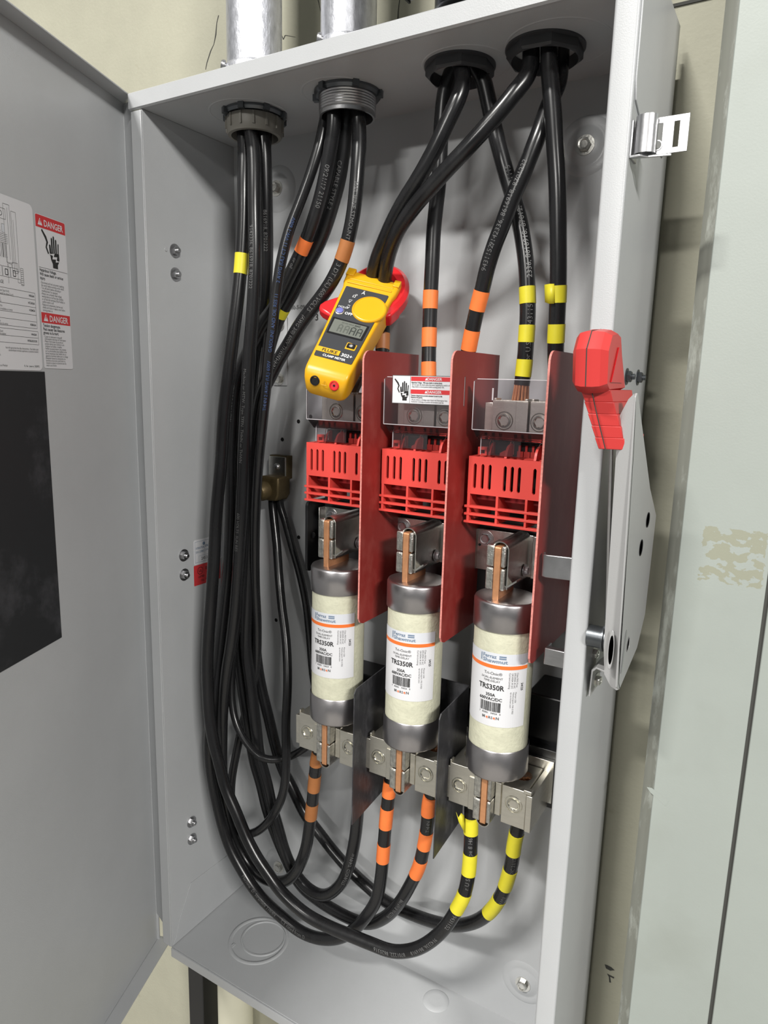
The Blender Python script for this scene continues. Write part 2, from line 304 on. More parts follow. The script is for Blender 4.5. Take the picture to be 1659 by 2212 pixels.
# ================================================================= ENCLOSURE
ENC = thing('electrical_enclosure', 'grey steel wall-mounted safety switch enclosure with its door swung open', 'enclosure', (BW/2, BD, 0))
def build_enclosure():
    t = ENC; th = .002
    b = MB(); b.box(-.002, XR, BD, BD+th, -.002, BH+.002, 'paint'); bp_ = mk('back_panel', b, t, smooth=False)
    b = MB(); b.box(-.002, 0, 0, BD+.002, 0, BH, 'paint'); b.box(-.018, 0, -.002, 0, 0, BH-.002, 'paint'); b.box(-.018, -.016, 0, .012, 0, BH-.002, 'paint'); mk('left_panel', b, t, bev=.0008)
    b = MB()
    b.box(XR-.002, XR, 0, BD+.002, -.016, BH+.016, 'paint'); b.prism(rrect(BW, -.004, XR, .002, .0028), 'z', -.016, BH+.03, 'paint'); mk('right_panel', b, t)
    b = MB(); b.box(-.002, XR, 0, BD+.002, BH, BH+th, 'paint'); b.prism([(-.0035, BH+.001), (-.001, BH-.0005), (.003, BH), (.003, BH+.019), (-.0015, BH+.0195), (-.0035, BH+.018)], 'x', -.020, BW+.001, 'paint'); mk('top_panel', b, t)
    b = MB(); b.box(-.002, XR, 0, BD+.002, -th, 0, 'paint'); b.box(0, BW+.001, -.0025, 0, -.016, -.001, 'paint'); mk('bottom_panel', b, t, bev=.0006)
    # sheet overlaps folded from top and bottom on the side walls
    P = [atx(x, y, 0) for x, y in ((379, 2025), (387, 1985), (411, 1908), (490, 1848))]
    b = MB(); b.prism([(.001, .001)]+[(p.y, p.z) for p in P]+[(BD, P[-1].z), (BD, .001)], 'x', 0, .0012, 'paint'); mk('corner_tab', b, t, bev=.0003)
    b = MB(); b.prism([(-.001, BH+.03), (-.001, 1.122), (.004, 1.108), (.030, 1.098), (.135, 1.098), (.16, 1.12), (.16, BH+.03)], 'x', XR, XR+.0015, 'paint'); mk('corner_tab', b, t, bev=.0004)
    # stamped mounting dimples and their bolts on the back panel
    for (x, z, v) in ((.081, 1.131, 1), (.508, 1.128, 1), (.082, .070, 0), (.508, .071, 1)):
        b = MB(); b.lathe([(.031, 0), (.027, .0018), (.022, .0010), (.019, .0012), (.016, .0034), (.004, .0036)], (x, BD, z), (0, -1, 0), 'paint', 40, cap0=False); mk('mounting_dimple', b, t, ang=60)
        hexbolt('hex_bolt', (x, BD-.0035, z), (0, -1, 0), .0072, 'steel', t)
    b = MB(); b.lathe([(.019, 0), (.016, .002), (.010, .0012), (.002, .0016)], (.391, .135, 0), (0, 0, 1), 'paint', 32, cap0=False); mk('mounting_dimple', b, t, ang=60)
    for z in (1.036, 1.006, .618, .589, .189, .159):
        hexbolt('hinge_nut', (0, .0465, z), (1, 0, 0), .0062, 'zinc', t, stud=True)
    b = MB(); b.lathe([(.0025, 0), (.002, .0012)], atx(358, 539, 0), (1, 0, 0), 'paint', 12); mk('weld_bump', b, t)
    for (x, z) in ((.119, .640), (.118, .812), (.088, .784), (.075, .501), (.14, .82)):
        b = MB(); b.lathe([(.0030, .0001), (.0026, .0003), (.0020, -.0003)], (x, BD, z), (0, -1, 0), 'void', 16); mk('screw_hole', b, t)
    # knockouts: pressed rings, eccentric pairs
    def ko(cx, cy, z, r, w, up):
        m = MB(); h = .0014 if up > 0 else .0004; m.lathe([(r-w, 0), (r-w*.8, h), (r-w*.2, h), (r, 0)], (cx, cy, z), (0, 0, up), 'paint', 56, cap0=False, cap1=False); mk('knockout_ring', m, t, ang=50)
    ko(.1045, .0815, 0, .0475, .0065, 1); ko(.1085, .0885, 0, .0355, .0035, 1)
    b = MB(); b.box(.076, .081, .046, .056, 0, .0012, 'paint', None); mk('knockout_tab', b, t, bev=.0004)
    for cx, r in ((.107, .050), (.245, .046), (.402, .046), (.500, .052)): ko(cx, .076, BH, r, .003, -1)
    # small marks stamped on the back panel
    fr = (Vector((0, BD-.0005, 0)), Vector((1, 0, 0)), Vector((0, 0, 1)), Vector((0, -1, 0)))
    b = MB(); p = at(640, 668, BD); b.text('(00-5-09', p.x-.012, p.z, .008, fr, 'inkg'); p = at(681, 692, BD); b.text('3', p.x, p.z, .013, fr, 'ink'); mk('stamped_marking', b, t, smooth=False)
    # stickers on the left wall
    fr = (Vector((.0003, 0, 0)), Vector((0, 1, 0)), Vector((0, 0, 1)), Vector((1, 0, 0)))
    b = MB(); b.flat(rrect(.0655, .598, .124, .636, .003), fr, 'lab', .0002)
    for (u0, v0, u1, v1) in ((.068, .6012, .1215, .6016), (.068, .6326, .1215, .6330), (.068, .6012, .0684, .633), (.1211, .6012, .1215, .633), (.087, .613, .0873, .630), (.075, .6025, .0753, .611), (.075, .6108, .11, .6111)): b.frect(u0, v0, u1, v1, fr, 'inkb', .0004)
    b.text('INTERRUPTEUR', .0695, .6215, .0044, fr, 'inkb', sx=.55, bold=True); b.text('SOUS COFFRET', .0695, .6155, .0044, fr, 'inkb', sx=.55, bold=True)
    b.text('ENCLOSED', .0885, .6225, .005, fr, 'inkb', sx=.8, bold=True); b.text('SWITCH', .0885, .6165, .0044, fr, 'inkb'); b.text('2453', .080, .604, .0065, fr, 'ink')
    b.lathe([(.0026, .0004), (.0020, .0005)], (.0003, .086, .6285), (1, 0, 0), 'inkb', 14); mk('inspection_sticker', b, t, smooth=False)['label'] = 'white inspection sticker with blue print'
    b = MB(); b.flat(rrect(.065, .5665, .1195, .5975, .001), fr, 'lred', .0002)
    O = Vector((.0003, .0775, .588)); b.lathe([(.0058, .0004), (.0050, .0004)], O, (1, 0, 0), 'ink', 24, cap0=False, cap1=False)
    b.text('UL', .0745, .586, .0055, fr, 'ink', bold=True); b.text('LISTED', .0735, .5775, .004, fr, 'ink', bold=True); b.text('ENCLOSED', .088, .588, .006, fr, 'ink', bold=True); b.text('SWITCH', .09, .581, .005, fr, 'ink'); b.text('No. M 58', .0785, .571, .005, fr, 'ink'); mk('listing_sticker', b, t, smooth=False)['label'] = 'red listing sticker with black print'
build_enclosure()
# --- the door, hinged left, swung toward the viewer
DD = Vector((-.3643095, .93127793, 0)); DN = Vector((DD.y, -DD.x, 0)); HG_ = Vector((-.022, -.003, 0)); DT = .022; P0 = HG_-DN*DT
def door():
    T = Matrix(((DD.x, DN.x, 0, P0.x), (DD.y, DN.y, 0, P0.y), (0, 0, 1, 0), (0, 0, 0, 1)))   # local: x along the door (0 at hinge, negative away), y toward the inside, z up
    z0, z1, s1 = -.027, 1.2165, -.585
    b = MB(); b.box(s1, .03, -.002, 0, z0, z1, 'paint', T); d = mk('door', b, ENC, smooth=False); d['label'] = 'grey steel door swung open to the left'
    b = MB(); b.box(s1, .036, 0, DT, z1-.002, z1, 'paint', T); mk('top_flange', b, d, bev=.0006)
    b = MB(); b.box(s1, .036, 0, DT, z0, z0+.002, 'paint', T); mk('bottom_flange', b, d, bev=.0006)
    b = MB(); b.box(s1, s1+.002, 0, DT, z0, z1, 'paint', T); mk('edge_flange', b, d, bev=.0006)
    b = MB(); b.prism([(.029, 0), (.029, .004), (.031, .004), (.031, 0)], 'z', z0, z1, 'paint', T); mk('hinge_flange', b, d)
    b = MB(); b.prism([(-.052, .0160), (-.0215, .0050), (-.0210, .0062), (-.0515, .0172)], 'z', .024, 1.2125, 'paint'); mk('hinge_leaf', b, ENC)
    for z in (.33, .86):
        b = MB(); b.cyl(.003, P0+DD*.026+DN*.012+Vector((0, 0, z)), P0+DD*.026+DN*.012+Vector((0, 0, z+.09)), 'paint', 12); mk('hinge_barrel', b, d)
    def fr(s, z): return (P0+DD*s+Vector((0, 0, z))+DN*.0004, DD, Vector((0, 0, 1)), DN)
    # black sheet
    b = MB(); b.box(-.42, -.1643, 0, .0012, .5635, .8735, 'magnet', T); mk('black_sheet', b, d, smooth=False)['label'] = 'dull black sheet stuck on the door below the labels'
    # wiring diagram label (its left part runs out of the picture)
    f = fr(-.44, .8745); w, h = .2735, .1715
    b = MB(); b.flat(rrect(0, 0, w, h, .006), f, 'lab')
    R = lambda u0, v0, u1, v1, m='ink': b.frect(min(u0, u1), min(v0, v1), max(u0, u1), max(v0, v1), f, m, .0003)
    Ln = lambda u0, v0, u1, v1, k=.00035: (R(u0, v0-k/2, u1, v0+k/2) if v0 == v1 else R(u0-k/2, v0, u0+k/2, v1))
    def rect(u0, v0, u1, v1, k=.00035): Ln(u0, v0, u1, v0, k); Ln(u0, v1, u1, v1, k); Ln(u0, v0, u0, v1, k); Ln(u1, v0, u1, v1, k)
    b.text('LINE / LIGNE', .190, .1625, .0045, f, 'ink', sx=.8); b.text('LOAD / CHARGE', .194, .0855, .0045, f, 'ink', sx=.8)
    for i in range(4):     # three drawn poles and the mechanism
        u = .135+i*.0245
        if i < 4:
            rect(u, .148, u+.022, .158)
            for k in range(2):
                for a in range(10):
                    an, bn = 2*PI*a/10, 2*PI*(a+1)/10; c = (u+.006+k*.009, .153)
                    b.flat([(c[0]+.0026*math.cos(an), c[1]+.0026*math.sin(an)), (c[0]+.0026*math.cos(bn), c[1]+.0026*math.sin(bn)), (c[0]+.0020*math.cos(bn), c[1]+.0020*math.sin(bn)), (c[0]+.0020*math.cos(an), c[1]+.0020*math.sin(an))], f, 'ink', .0003)
            for k in range(3): R(u+.0025+k*.0065, .135, u+.0065+k*.0065, .143, 'labg'); rect(u+.0025+k*.0065, .135, u+.0065+k*.0065, .143)
            for k in range(6): Ln(u, .1335-k*.0017, u+.023, .1335-k*.0017)
            for k in range(9): Ln(u+.001+k*.0024, .111, u+.001+k*.0024, .1245, .0005 if k % 3 else .0011)
            R(u-.0016, .109, u-.0006, .161)
    rect(.228, .107, .237, .163); rect(.239, .100, .246, .158); rect(.236, .098, .244, .108); Ln(.2335, .110, .2335, .160); Ln(.2415, .1, .2415, .15); rect(.248, .087, .252, .104)
    for k in range(8): Ln(.248, .088+k*.002, .252, .088+k*.002)
    for i in range(5):
        u = .186+i*.0117; rect(u, .0885+.004, u+.0107, .1025); rect(u+.0035, .0945, u+.0072, .1000, .0008)
    Ln(.206, .0865, .206, .112); Ln(.229, .0865, .229, .112); rect(.230, .1025, .235, .106); rect(.243, .089, .247, .0925)
    rect(.06, .0445, .2685, .0815)
    for v in (.0745, .0665, .0585, .0515): Ln(.06, v, .2685, v)
    rect(.06, .0275, .2695, .0415); Ln(.06, .0345, .2695, .0345); Ln(.196, .0445, .196, .0815); Ln(.196, .0275, .196, .0415)
    for (v, a, c) in ((.0785, 'Class R Fuse Kit (Rejects Class H & K)', 'HR656A'), (.0755, 'Jeu pour fusibles R (interdit les classes H et K)', ''), (.0710, 'Wire Grip Kit (CCL)', 'HCU656A'), (.0680, 'Jeu de serre-fils (CCL)', ''), (.0635, 'Field Installable Lug Kits', 'HCM65A'), (.0605, 'Ensemble de bornes installables sur terrain', ''), (.0555, 'Hub Kits', ''), (.0530, 'Jeu de moyeux', ''), (.0485, 'Service Barrier Kit', 'HSB656A'), (.0460, 'Ensemble de barriere de service', ''), (.0385, 'Handle/Handle Guard', 'HH656A'), (.0360, 'Poignee et couvre-poignee', ''), (.0315, 'Door', 'HF365ADOOR'), (.0290, 'Porte', '')):
        b.text(a, .198, v-.001, .0031, f, 'inkg', sx=.62)
        if c: b.text(c, .267, v-.0015, .0031, f, 'ink', 'r', bold=True, sx=.8)
    for v, a in ((.0215, 'fuse with appropriate time delay characteristics. / Des fusibles ayant'), (.0190, 'caracteristiques nominales superieures a la puissance standard.'), (.0165, 'to 74.6 kW (100 hp).'), (.0140, 'bornes de plage de fils.')): b.text(a, .268, v, .0030, f, 'inkg', 'r' if v > .018 else 'l', sx=.62) if v > .018 else b.text(a, .192, v, .0030, f, 'inkg', sx=.62)
    for v, a in ((.0085, 'GA 30092 U.S.A.'), (.006, 'com/switches'), (.0035, 'Made in Mexico / Assemble au Mexique')): b.text(a, .184, v, .0030, f, 'inkg', sx=.7)
    b.text('Pc. No. / piece no. 33828P02', .268, .0035, .0030, f, 'ink', 'r', sx=.7); mk('wiring_diagram_label', b, d, smooth=False)['label'] = 'large white label with line drawings and tables'
    # danger label
    f = fr(-.1635, .8772); w, h = .0525, .1625
    b = MB(); b.flat(rrect(0, 0, w, h, .0025), f, 'lab'); b.flat(rrect(.0006, .149, w-.0006, h-.0006, .002, corners=(0, 0, 1, 1)), f, 'lred', .0003); b.frect(.0006, .0492, w-.0006, .0603, f, 'lred', .0003)
    for v in (.1515, .0512):
        b.flat([(.004, v), (.0118, v), (.0079, v+.0075)], f, 'lab', .0004); b.flat([(.0074, v+.0022), (.0084, v+.0022), (.0086, v+.0056), (.0072, v+.0056)], f, 'lred', .0006); b.text('DANGER', .0138, v, .0094, f, 'lab', lift=.0006, bold=True, sx=.88)
    hand_icon(b, f, .0090, .1150, .0315)
    b.frect(.0015, .1075, w-.001, .1078, f, 'ink', .0004)
    for v, a in ((.1035, 'Hazardous Voltage.'), (.0992, 'Will cause death or serious'), (.0950, 'injury.'), (.0450, 'Tension dangereuse.'), (.0410, 'Peut causer des blessures'), (.0372, 'graves ou la mort.')): b.text(a, .0022, v, .0046, f, 'ink', bold=True, sx=.80)
    for i, a in enumerate(('- Disconnect and lock out power supplying', '  this switch before working on this switch.', '- Turn off switch before removing or', '  installing fuses if so equipped.', '- Always use a properly rated voltage', '  sensing device on all fuse clips (Fusible)', '  or all load side terminals (Non-Fusible) to', '  confirm switch is off.', '- Replace all components, barriers and', '  shields and close or replace cover before', '  turning power on.')): b.text(a, .0022, .0908-i*.0029, .0034, f, 'inkg', sx=.70)
    for i, a in enumerate(('- Couper et cadenasser le dispositif', '  d\'alimentation electrique de l\'interrupteur.', '- Mettre l\'interrupteur de securite en', '  position eteinte avant d\'enlever ou de', '  remplacer les fusibles, si installes.', '- Verifiez qu\'aucune tension n\'est presente', '  sur les porte-fusibles (avec fusibles) ou les', '  bornes mecaniques (sans fusible) avec un', '  appareil proprement calibre pour ce voltage.', '- Remplacer toutes les composantes, les', '  barrieres et les ecrans, puis fermer ou', '  remettre en place le couvercle avant de', '  mettre sous tension.')): b.text(a, .0022, .0336-i*.0026, .0033, f, 'inkg', sx=.68)
    mk('danger_label', b, d, smooth=False)['label'] = 'tall white and red danger label with a black hand'
def hand_icon(b, f, u, v, s):   # shock-hazard hand with a lightning cut and a wire; box side s
    q = lambda P: [(u+s*a, v+s*c) for a, c in P]
    b.flat(q([(.00, 1.0), (.04, 1.06), (.26, .84), (.34, .66), (.26, .50), (.36, .30), (.30, .27), (.19, .48), (.25, .66), (.18, .78)]), f, 'ink', .0005)
    for x0, x1, y1, sl in ((.40, .49, .62, -.02), (.50, .58, .86, 0), (.61, .69, .93, 0), (.72, .80, .84, .01), (.84, .90, .72, .03)):
        b.flat(q([(x0, .32), (x1, .32), (x1+sl, y1-.04), ((x0+x1)/2+sl, y1), (x0+sl, y1-.04)]), f, 'ink', .0005)
    b.flat(q([(.40, .34), (.92, .36), (.93, .16), (.86, .02), (.82, -.02), (.82, -.16), (.54, -.16), (.54, -.02), (.46, .10)]), f, 'ink', .0005)
    b.flat(q([(.34, .28), (.66, .34), (.60, .22), (.80, .24), (.76, .12), (.96, .10), (.70, .05), (.72, .15), (.52, .13), (.56, .25)]), f, 'lab', .0007)
door()
# ================================================================= CONDUITS AND HUBS
def conduit(cx, cy, r, lab, name, m, ring):
    t = thing(name, lab, 'conduit', (cx, cy, BH), None)
    b = MB(); b.lathe([(r, BH+.016), (r, 2.5)], (cx, cy, 0), (0, 0, 1), m, 48, cap0=False); mk('pipe', b, t, ang=60)
    b = MB(); b.lathe([(r*1.10, BH+.002), (r*1.12, BH+.005), (r*1.12, BH+.045), (r*1.06, BH+.049), (r*1.0, BH+.050)], (cx, cy, 0), (0, 0, 1), m, 48, cap0=False, cap1=False); mk('connector', b, t)
    return t
def tooth_ring(cx, cy, r, z, n, t):
    b = MB(); b.lathe([(r*.86, 0), (r, .0005), (r*1.0, .003), (r*.94, .006), (r*.86, .006)], (cx, cy, z), (0, 0, -1), 'darksteel', 48, cap0=False, cap1=False)
    for i in range(n):
        a = 2*PI*i/n+.3; T = Matrix.Translation((cx, cy, z)) @ Matrix.Rotation(a, 4, 'Z'); b.box(r*.9, r*1.07, -.0035, .0035, -.007, 0, 'darksteel', T)
    return mk('locknut', b, t)
def conn_screw(t, p):
    b = MB(); ax = Vector((-.75, -.6, .15)); b.lathe([(.0035, -.014), (.0035, 0), (.0060, .0005), (.0062, .003), (.0050, .005), (.0015, .0045)], p, ax, 'zinc', 20); b.lathe([(.0045, .009), (.0045, .013)], Vector(p)-ax.normalized()*.02, ax, 'zinc', 12); mk('clamping_screw', b, t)
ca = conduit(.1145, .078, .0335, 'leftmost galvanised conduit, with a grey plastic bushing inside the enclosure top', 'conduit', 'galv', 0)
tooth_ring(.114, .078, .0385, BH, 8, ca); conn_screw(ca, (.0955, .047, 1.242))
b = MB(); b.lathe([(.031, .006), (.0345, .007), (.0355, .010), (.0345, .024), (.0328, .0270), (.029, .0275), (.0275, .020), (.0275, .008)], (.114, .078, BH), (0, 0, -1), 'hub', 48, cap0=False, cap1=False)
for i in range(14):
    T = Matrix.Translation((.114, .078, BH)) @ Matrix.Rotation(2*PI*i/14, 4, 'Z'); b.box(.034, .0366, -.0012, .0012, -.022, -.008, 'hub', T)
mk('plastic_bushing', b, ca)['label'] = 'ribbed grey plastic bushing'
cb = conduit(.2535, .078, .0315, 'second galvanised conduit from the left, with a bare threaded nipple inside the top', 'conduit', 'galv', 0)
tooth_ring(.2535, .078, .0385, BH, 6, cb); conn_screw(cb, (.2385, .047, 1.242))
b = MB(); pr = [(.0325, .004)]
for i in range(6): pr += [(.0328, .006+i*.0028), (.0318, .0074+i*.0028)]
pr += [(.0325, .0235), (.0318, .027), (.0295, .027), (.0290, .004)]
b.lathe(pr, (.2535, .078, BH), (0, 0, -1), 'zinc', 48, cap0=False, cap1=False); mk('threaded_nipple', b, cb, ang=20)
def octhub(cx, cy, r, lab):
    t = conduit(cx, cy, r*.86, lab, 'conduit', 'darksteel', 0)
    b = MB(); b.lathe([(r*1.12, 0), (r*1.12, .0018), (r*1.08, .0022, 'o'), (r*1.08, .0095, 'o'), (r*1.02, .0115, 'o'), (r*.93, .0120), (r*.90, .008), (r*.90, .0005)], (cx, cy, BH), (0, 0, -1), 'nut', 64, cap0=False, cap1=False, a0=.3); mk('octagonal_locknut', b, t, ang=25)
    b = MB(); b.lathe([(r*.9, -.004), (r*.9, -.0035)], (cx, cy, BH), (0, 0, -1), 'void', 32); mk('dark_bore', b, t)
    return t
octhub(.3960, .0745, .0330, 'dark conduit ending in the smaller octagonal nut, third from the left')
octhub(.4860, .0770, .0345, 'dark conduit ending in the large octagonal nut nearest the right wall')
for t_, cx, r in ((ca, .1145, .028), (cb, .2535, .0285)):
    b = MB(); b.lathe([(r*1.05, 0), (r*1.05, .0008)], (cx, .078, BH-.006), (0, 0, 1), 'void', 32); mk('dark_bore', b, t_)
# box corner above the enclosure
t = thing('junction_box', 'corner of a pale grey steel box above the enclosure top', 'box', (.40, .02, 1.262))
b = MB(); b.box(.3575, .52, -.02, .035, 1.247, 1.50, 'lpaint'); mk('box_body', b, t, bev=.0015)
b = MB(); b.box(.3555, .3575, -.022, .035, 1.2455, 1.50, 'seam'); mk('gasket', b, t)
# strut and pipe below the enclosure
a = at(432, 2160, .14)
t = thing('support_post', 'black steel post on the wall below the enclosure', 'post', (a.x, .165, -.75))
b = MB(); b.prism([(a.x-.0185, .17), (a.x-.0185, .13), (a.x+.0185, .13), (a.x+.0185, .17)], 'z', -.75, -.017, 'black'); mk('post', b, t, bev=.0015)
a = at(507, 2180, .15); b = MB(); b.lathe([(.031, -.75), (.031, -.018)], (a.x+.004, .148, 0), (0, 0, 1), 'pipe', 40); tag(mk('wall_pipe', b, None, (a.x, .148, -.75)), 'cream painted pipe below the enclosure, right of the black post', 'pipe')
# ================================================================= SWITCH PARTS, pole 3 first (right-most), copies step left by PITCH
Px = .4905      # blade centre
AX, AY = .4955, .0375      # fuse axis
def make_fuse():
    t = thing('cartridge_fuse', 'right-hand ivory cartridge fuse, the lowest and nearest of the three', 'fuse', (AX, AY, .453), 'cartridge fuses in the switch')
    zb, zt = .453, .652
    b = MB(); b.lathe([(.0325, zb+.030), (.0325, zt-.028)], (AX, AY, 0), (0, 0, 1), 'tubem', 64); mk('fibre_tube', b, t)
    b = MB(); b.lathe([(.0335, zt-.0315), (.0342, zt-.031), (.0342, zt-.003), (.0332, zt-.0008), (.0312, zt), (.006, zt)], (AX, AY, 0), (0, 0, 1), 'capm', 64, cap0=False); mk('top_end_cap', b, t, ang=60)
    b = MB(); b.lathe([(.0335, zb+.035), (.0342, zb+.034), (.0346, zb+.003), (.0336, zb+.0008), (.0316, zb), (.006, zb)], (AX, AY, 0), (0, 0, 1), 'capm', 64, cap0=False); mk('bottom_end_cap', b, t, ang=60)
    b = MB(); b.prism(rrect(.0165, zt-.004, .062, .7085, .002), 'x', Px-.0035, Px+.0033, 'copper'); mk('top_blade', b, t, bev=.0007)
    b = MB(); b.prism(rrect(.0165, .391, .062, zb+.004, .002), 'x', Px-.0033, Px+.0033, 'copper'); mk('bottom_blade', b, t, bev=.0007)
    # wrapped label
    R = .0327
    def W(u, v, lift=.0): a = u/R; return Vector((AX+(R+lift)*math.sin(a), AY-(R+lift)*math.cos(a), v))
    b = MB(); zl0, zl1 = .5165, .5985
    def wr(u0, u1, v0, v1, m, lift):
        n = max(1, int(abs(u1-u0)/.0025)); vs = []
        for i in range(n+1):
            u = u0+(u1-u0)*i/n; vs += [W(u, v0, lift), W(u, v1, lift)]
        b.add(vs, [(2*i, 2*i+2, 2*i+3, 2*i+1) for i in range(n)], m)
    def wt(s, u, v, size, m, al='c', bold=False, rot=0, sx=1):
        vs, fs, w = text_geo(s, bold); c, sn = round(math.cos(rot)), round(math.sin(rot)); du = {'l': 0, 'c': -w/2, 'r': -w}[al]
        b.add([W(u+(x+du)*size*sx*c-y*size*sn, v+(x+du)*size*sx*sn+y*size*c, .0006) for x, y in vs], fs, m)
    k = R*PI/180
    wr(-100*k, 71*k, zl0, zl1, 'lab', .0002); wr(-100*k, 71*k, .5875, zl1, 'labg', .0003); wr(-100*k, 71*k, .5815, .5855, 'lor', .0004)
    c = 2*k
    wr(c-.0138, c-.0126, .5885, .5965, 'inkb', .0006); wt('Ferraz', c-.0115, .5928, .0056, 'inkb', 'l', True, sx=1.06); wt('Shawmut', c-.0115, .5880, .0056, 'inkb', 'l', True, sx=1.30)
    wr(c+.0068, c+.0140, .5947, .5962, 'inkb', .0006); wr(c+.0068, c+.0140, .5925, .5940, 'inkb', .0006)
    wt('Tri-Onic\u00ae', c+.001, .5745, .0046, 'inkg'); wt('DUAL-ELEMENT', c, .5700, .0033, 'inkg'); wt('TIME-DELAY', c, .5665, .0033, 'inkg')
    wt('TRS350R', c-.0005, .5580, .0080, 'ink', bold=True, sx=.93); wt('350A', c-.0005, .5505, .0048, 'ink', bold=True); wt('600VAC/DC', c-.0005, .5458, .0048, 'ink', bold=True)
    rnd = random.Random(3); u = c-.0115
    while u < c+.0105:
        w_ = rnd.choice((.0003, .0003, .0006, .0009)); wr(u, u+w_, .5335, .5442, 'ink', .0006); u += w_+rnd.choice((.0003, .0004, .0007))
    wt('7   82001   74924   0', c-.0005, .5305, .0028, 'ink')
    u = c-.0085
    for ch, m_, s_, dv in (('M', 'inkg', 1.0, .0043), ('e', 'lor', 1.15, .0029), ('R', 'inkg', .9, .0027), ('S', 'inkg', .9, .0023), ('e', 'lor', 1.15, .0029), ('N', 'inkg', 1.0, .003)):
        wt(ch, u, .5250, .0045*s_, m_, 'l', True); u += dv
    ur = 36*k
    for i, s_ in enumerate(('Class RK5 Fuse', '200,000A IR AC', '100,000A IR DC', 'Current-Limiting')): wt(s_, ur+.0088-i*.0028-.002, .5785, .0026, 'inkg', 'l', rot=-PI/2)
    for i, s_ in enumerate(('Mersen USA', 'Newburyport, MA 01950', 'ep-us.mersen.com')): wt(s_, ur+.0060-i*.0026, .5570, .0024, 'inkg', 'l', rot=-PI/2)
    wt('24/25', ur+.0125, .5665, .0038, 'ink', 'l', True, rot=-PI/2)
    wr(-78*k, -70*k, .572, .576, 'inkg', .0006); wr(-78*k, -71*k, .548, .551, 'inkg', .0006)
    mk('printed_label', b, t, smooth=False)['label'] = 'white and grey printed label with an orange stripe'
    return t
def jaws(b, z0, z1, zs, up):
    for x0, x1 in ((Px-.0125, Px-.0040), (Px+.0036, Px+.0082)):
        for a, c in ((z0, zs-.001), (zs+.001, z1)):
            b.prism(rrect(x0, a, x1, c, .0012, 2), 'y', .018, .050, 'jaw')
            b.box(x0+.001, x1-.0005, .0172, .0182, a+.001, c-.001, 'jaw')
def make_upper():
    t = thing('fuse_clip', 'upper fuse clip of plated steel gripping the right-hand fuse', 'fuse clip', (Px, .09, .661), 'upper fuse clips')
    b = MB(); b.box(.4335, .5285, .088, .092, .661, .709, 'steel'); b.prism([(.5035, .088), (.5045, .084), (.509, .084), (.510, .088)], 'z', .661, .709, 'steel'); b.prism([(.440, .092), (.434, .080), (.4325, .080), (.438, .092)], 'z', .661, .709, 'steel'); mk('base_plate', b, t, bev=.0005)
    b = MB(); jaws(b, .662, .709, .686, 1); mk('jaw', b, t, bev=.0004)
    # folded spring: inverted U running front to back
    b = MB(); cx, zc, R = Px+.0012, .7040, .0095; out = []; inn = []
    for i in range(17):
        a = PI*i/16; out.append((cx+R*math.cos(a), zc+R*math.sin(a)))
    pts = [(cx+R, .663)]+out+[(cx-R, .695)]
    inner = [(cx+R-.0012, .663)]+[(cx+(R-.0012)*math.cos(PI*i/16), zc+(R-.0012)*math.sin(PI*i/16)) for i in range(17)]+[(cx-R+.0012, .695)]
    poly = pts+inner[::-1]; n = len(pts); vs = []; fs = []
    for y in (.0215, .088):
        for p in poly: vs.append((p[0], y, p[1]))
    m_ = len(poly); fs = [(i, (i+1) % m_, m_+(i+1) % m_, m_+i) for i in range(m_)]
    for o_ in (0, m_):
        for i in range(n-1): fs.append((o_+i, o_+i+1, o_+m_-2-i, o_+m_-1-i))
    b.add(vs, fs, 'steel'); mk('folded_spring', b, t)
    b = MB(); b.prism([(Px+.0095, .6665), (Px+.0200, .6745), (Px+.0205, .6730), (Px+.0100, .6645)], 'y', .022, .036, 'steel'); b.prism([(Px+.0095, .6665), (Px+.0100, .6645), (Px+.0055, .668)], 'y', .022, .036, 'steel'); mk('flared_lip', b, t)
    for x, z in ((.4480, .6985), (.5165, .6690)): hexbolt('hex_screw', (x, .088, z), (0, -1, 0), .0062, 'zinc', t)
    hexbolt('hex_screw', (Px+.0116, .070, .6735), (1, 0, 0), .0048, 'zinc', t)
    b = MB(); b.lathe([(.0036, .0002), (.0030, .0012), (.0022, -.001)], (.5165, .088, .6985), (0, -1, 0), 'steel', 20); mk('rivet', b, t)
    b = MB(); b.lathe([(.0016, .0002), (.0016, .0006)], (.4405, .088, .690), (0, -1, 0), 'void', 12); mk('small_hole', b, t)
    return t
def make_base():
    t = thing('switch_block', 'black moulded block behind the right-hand upper fuse clip', 'switch block', (.48, .14, .62), 'black switch blocks')
    b = MB(); b.box(.431, .531, .095, BD-.001, .60, .722, 'black'); mk('base_block', b, t, bev=.002)
    b = MB(); b.prism(rrect(.062, .625, .150, .718, .006), 'x', .4245, .4285, 'black'); mk('side_rail', b, t, bev=.0006)
    b = MB(); b.lathe([(.0045, 0), (.0045, .002), (.003, .0025)], (.4285, .075, .672), (-.3, -1, 0), 'black', 16); mk('rail_stud', b, t)
    return t
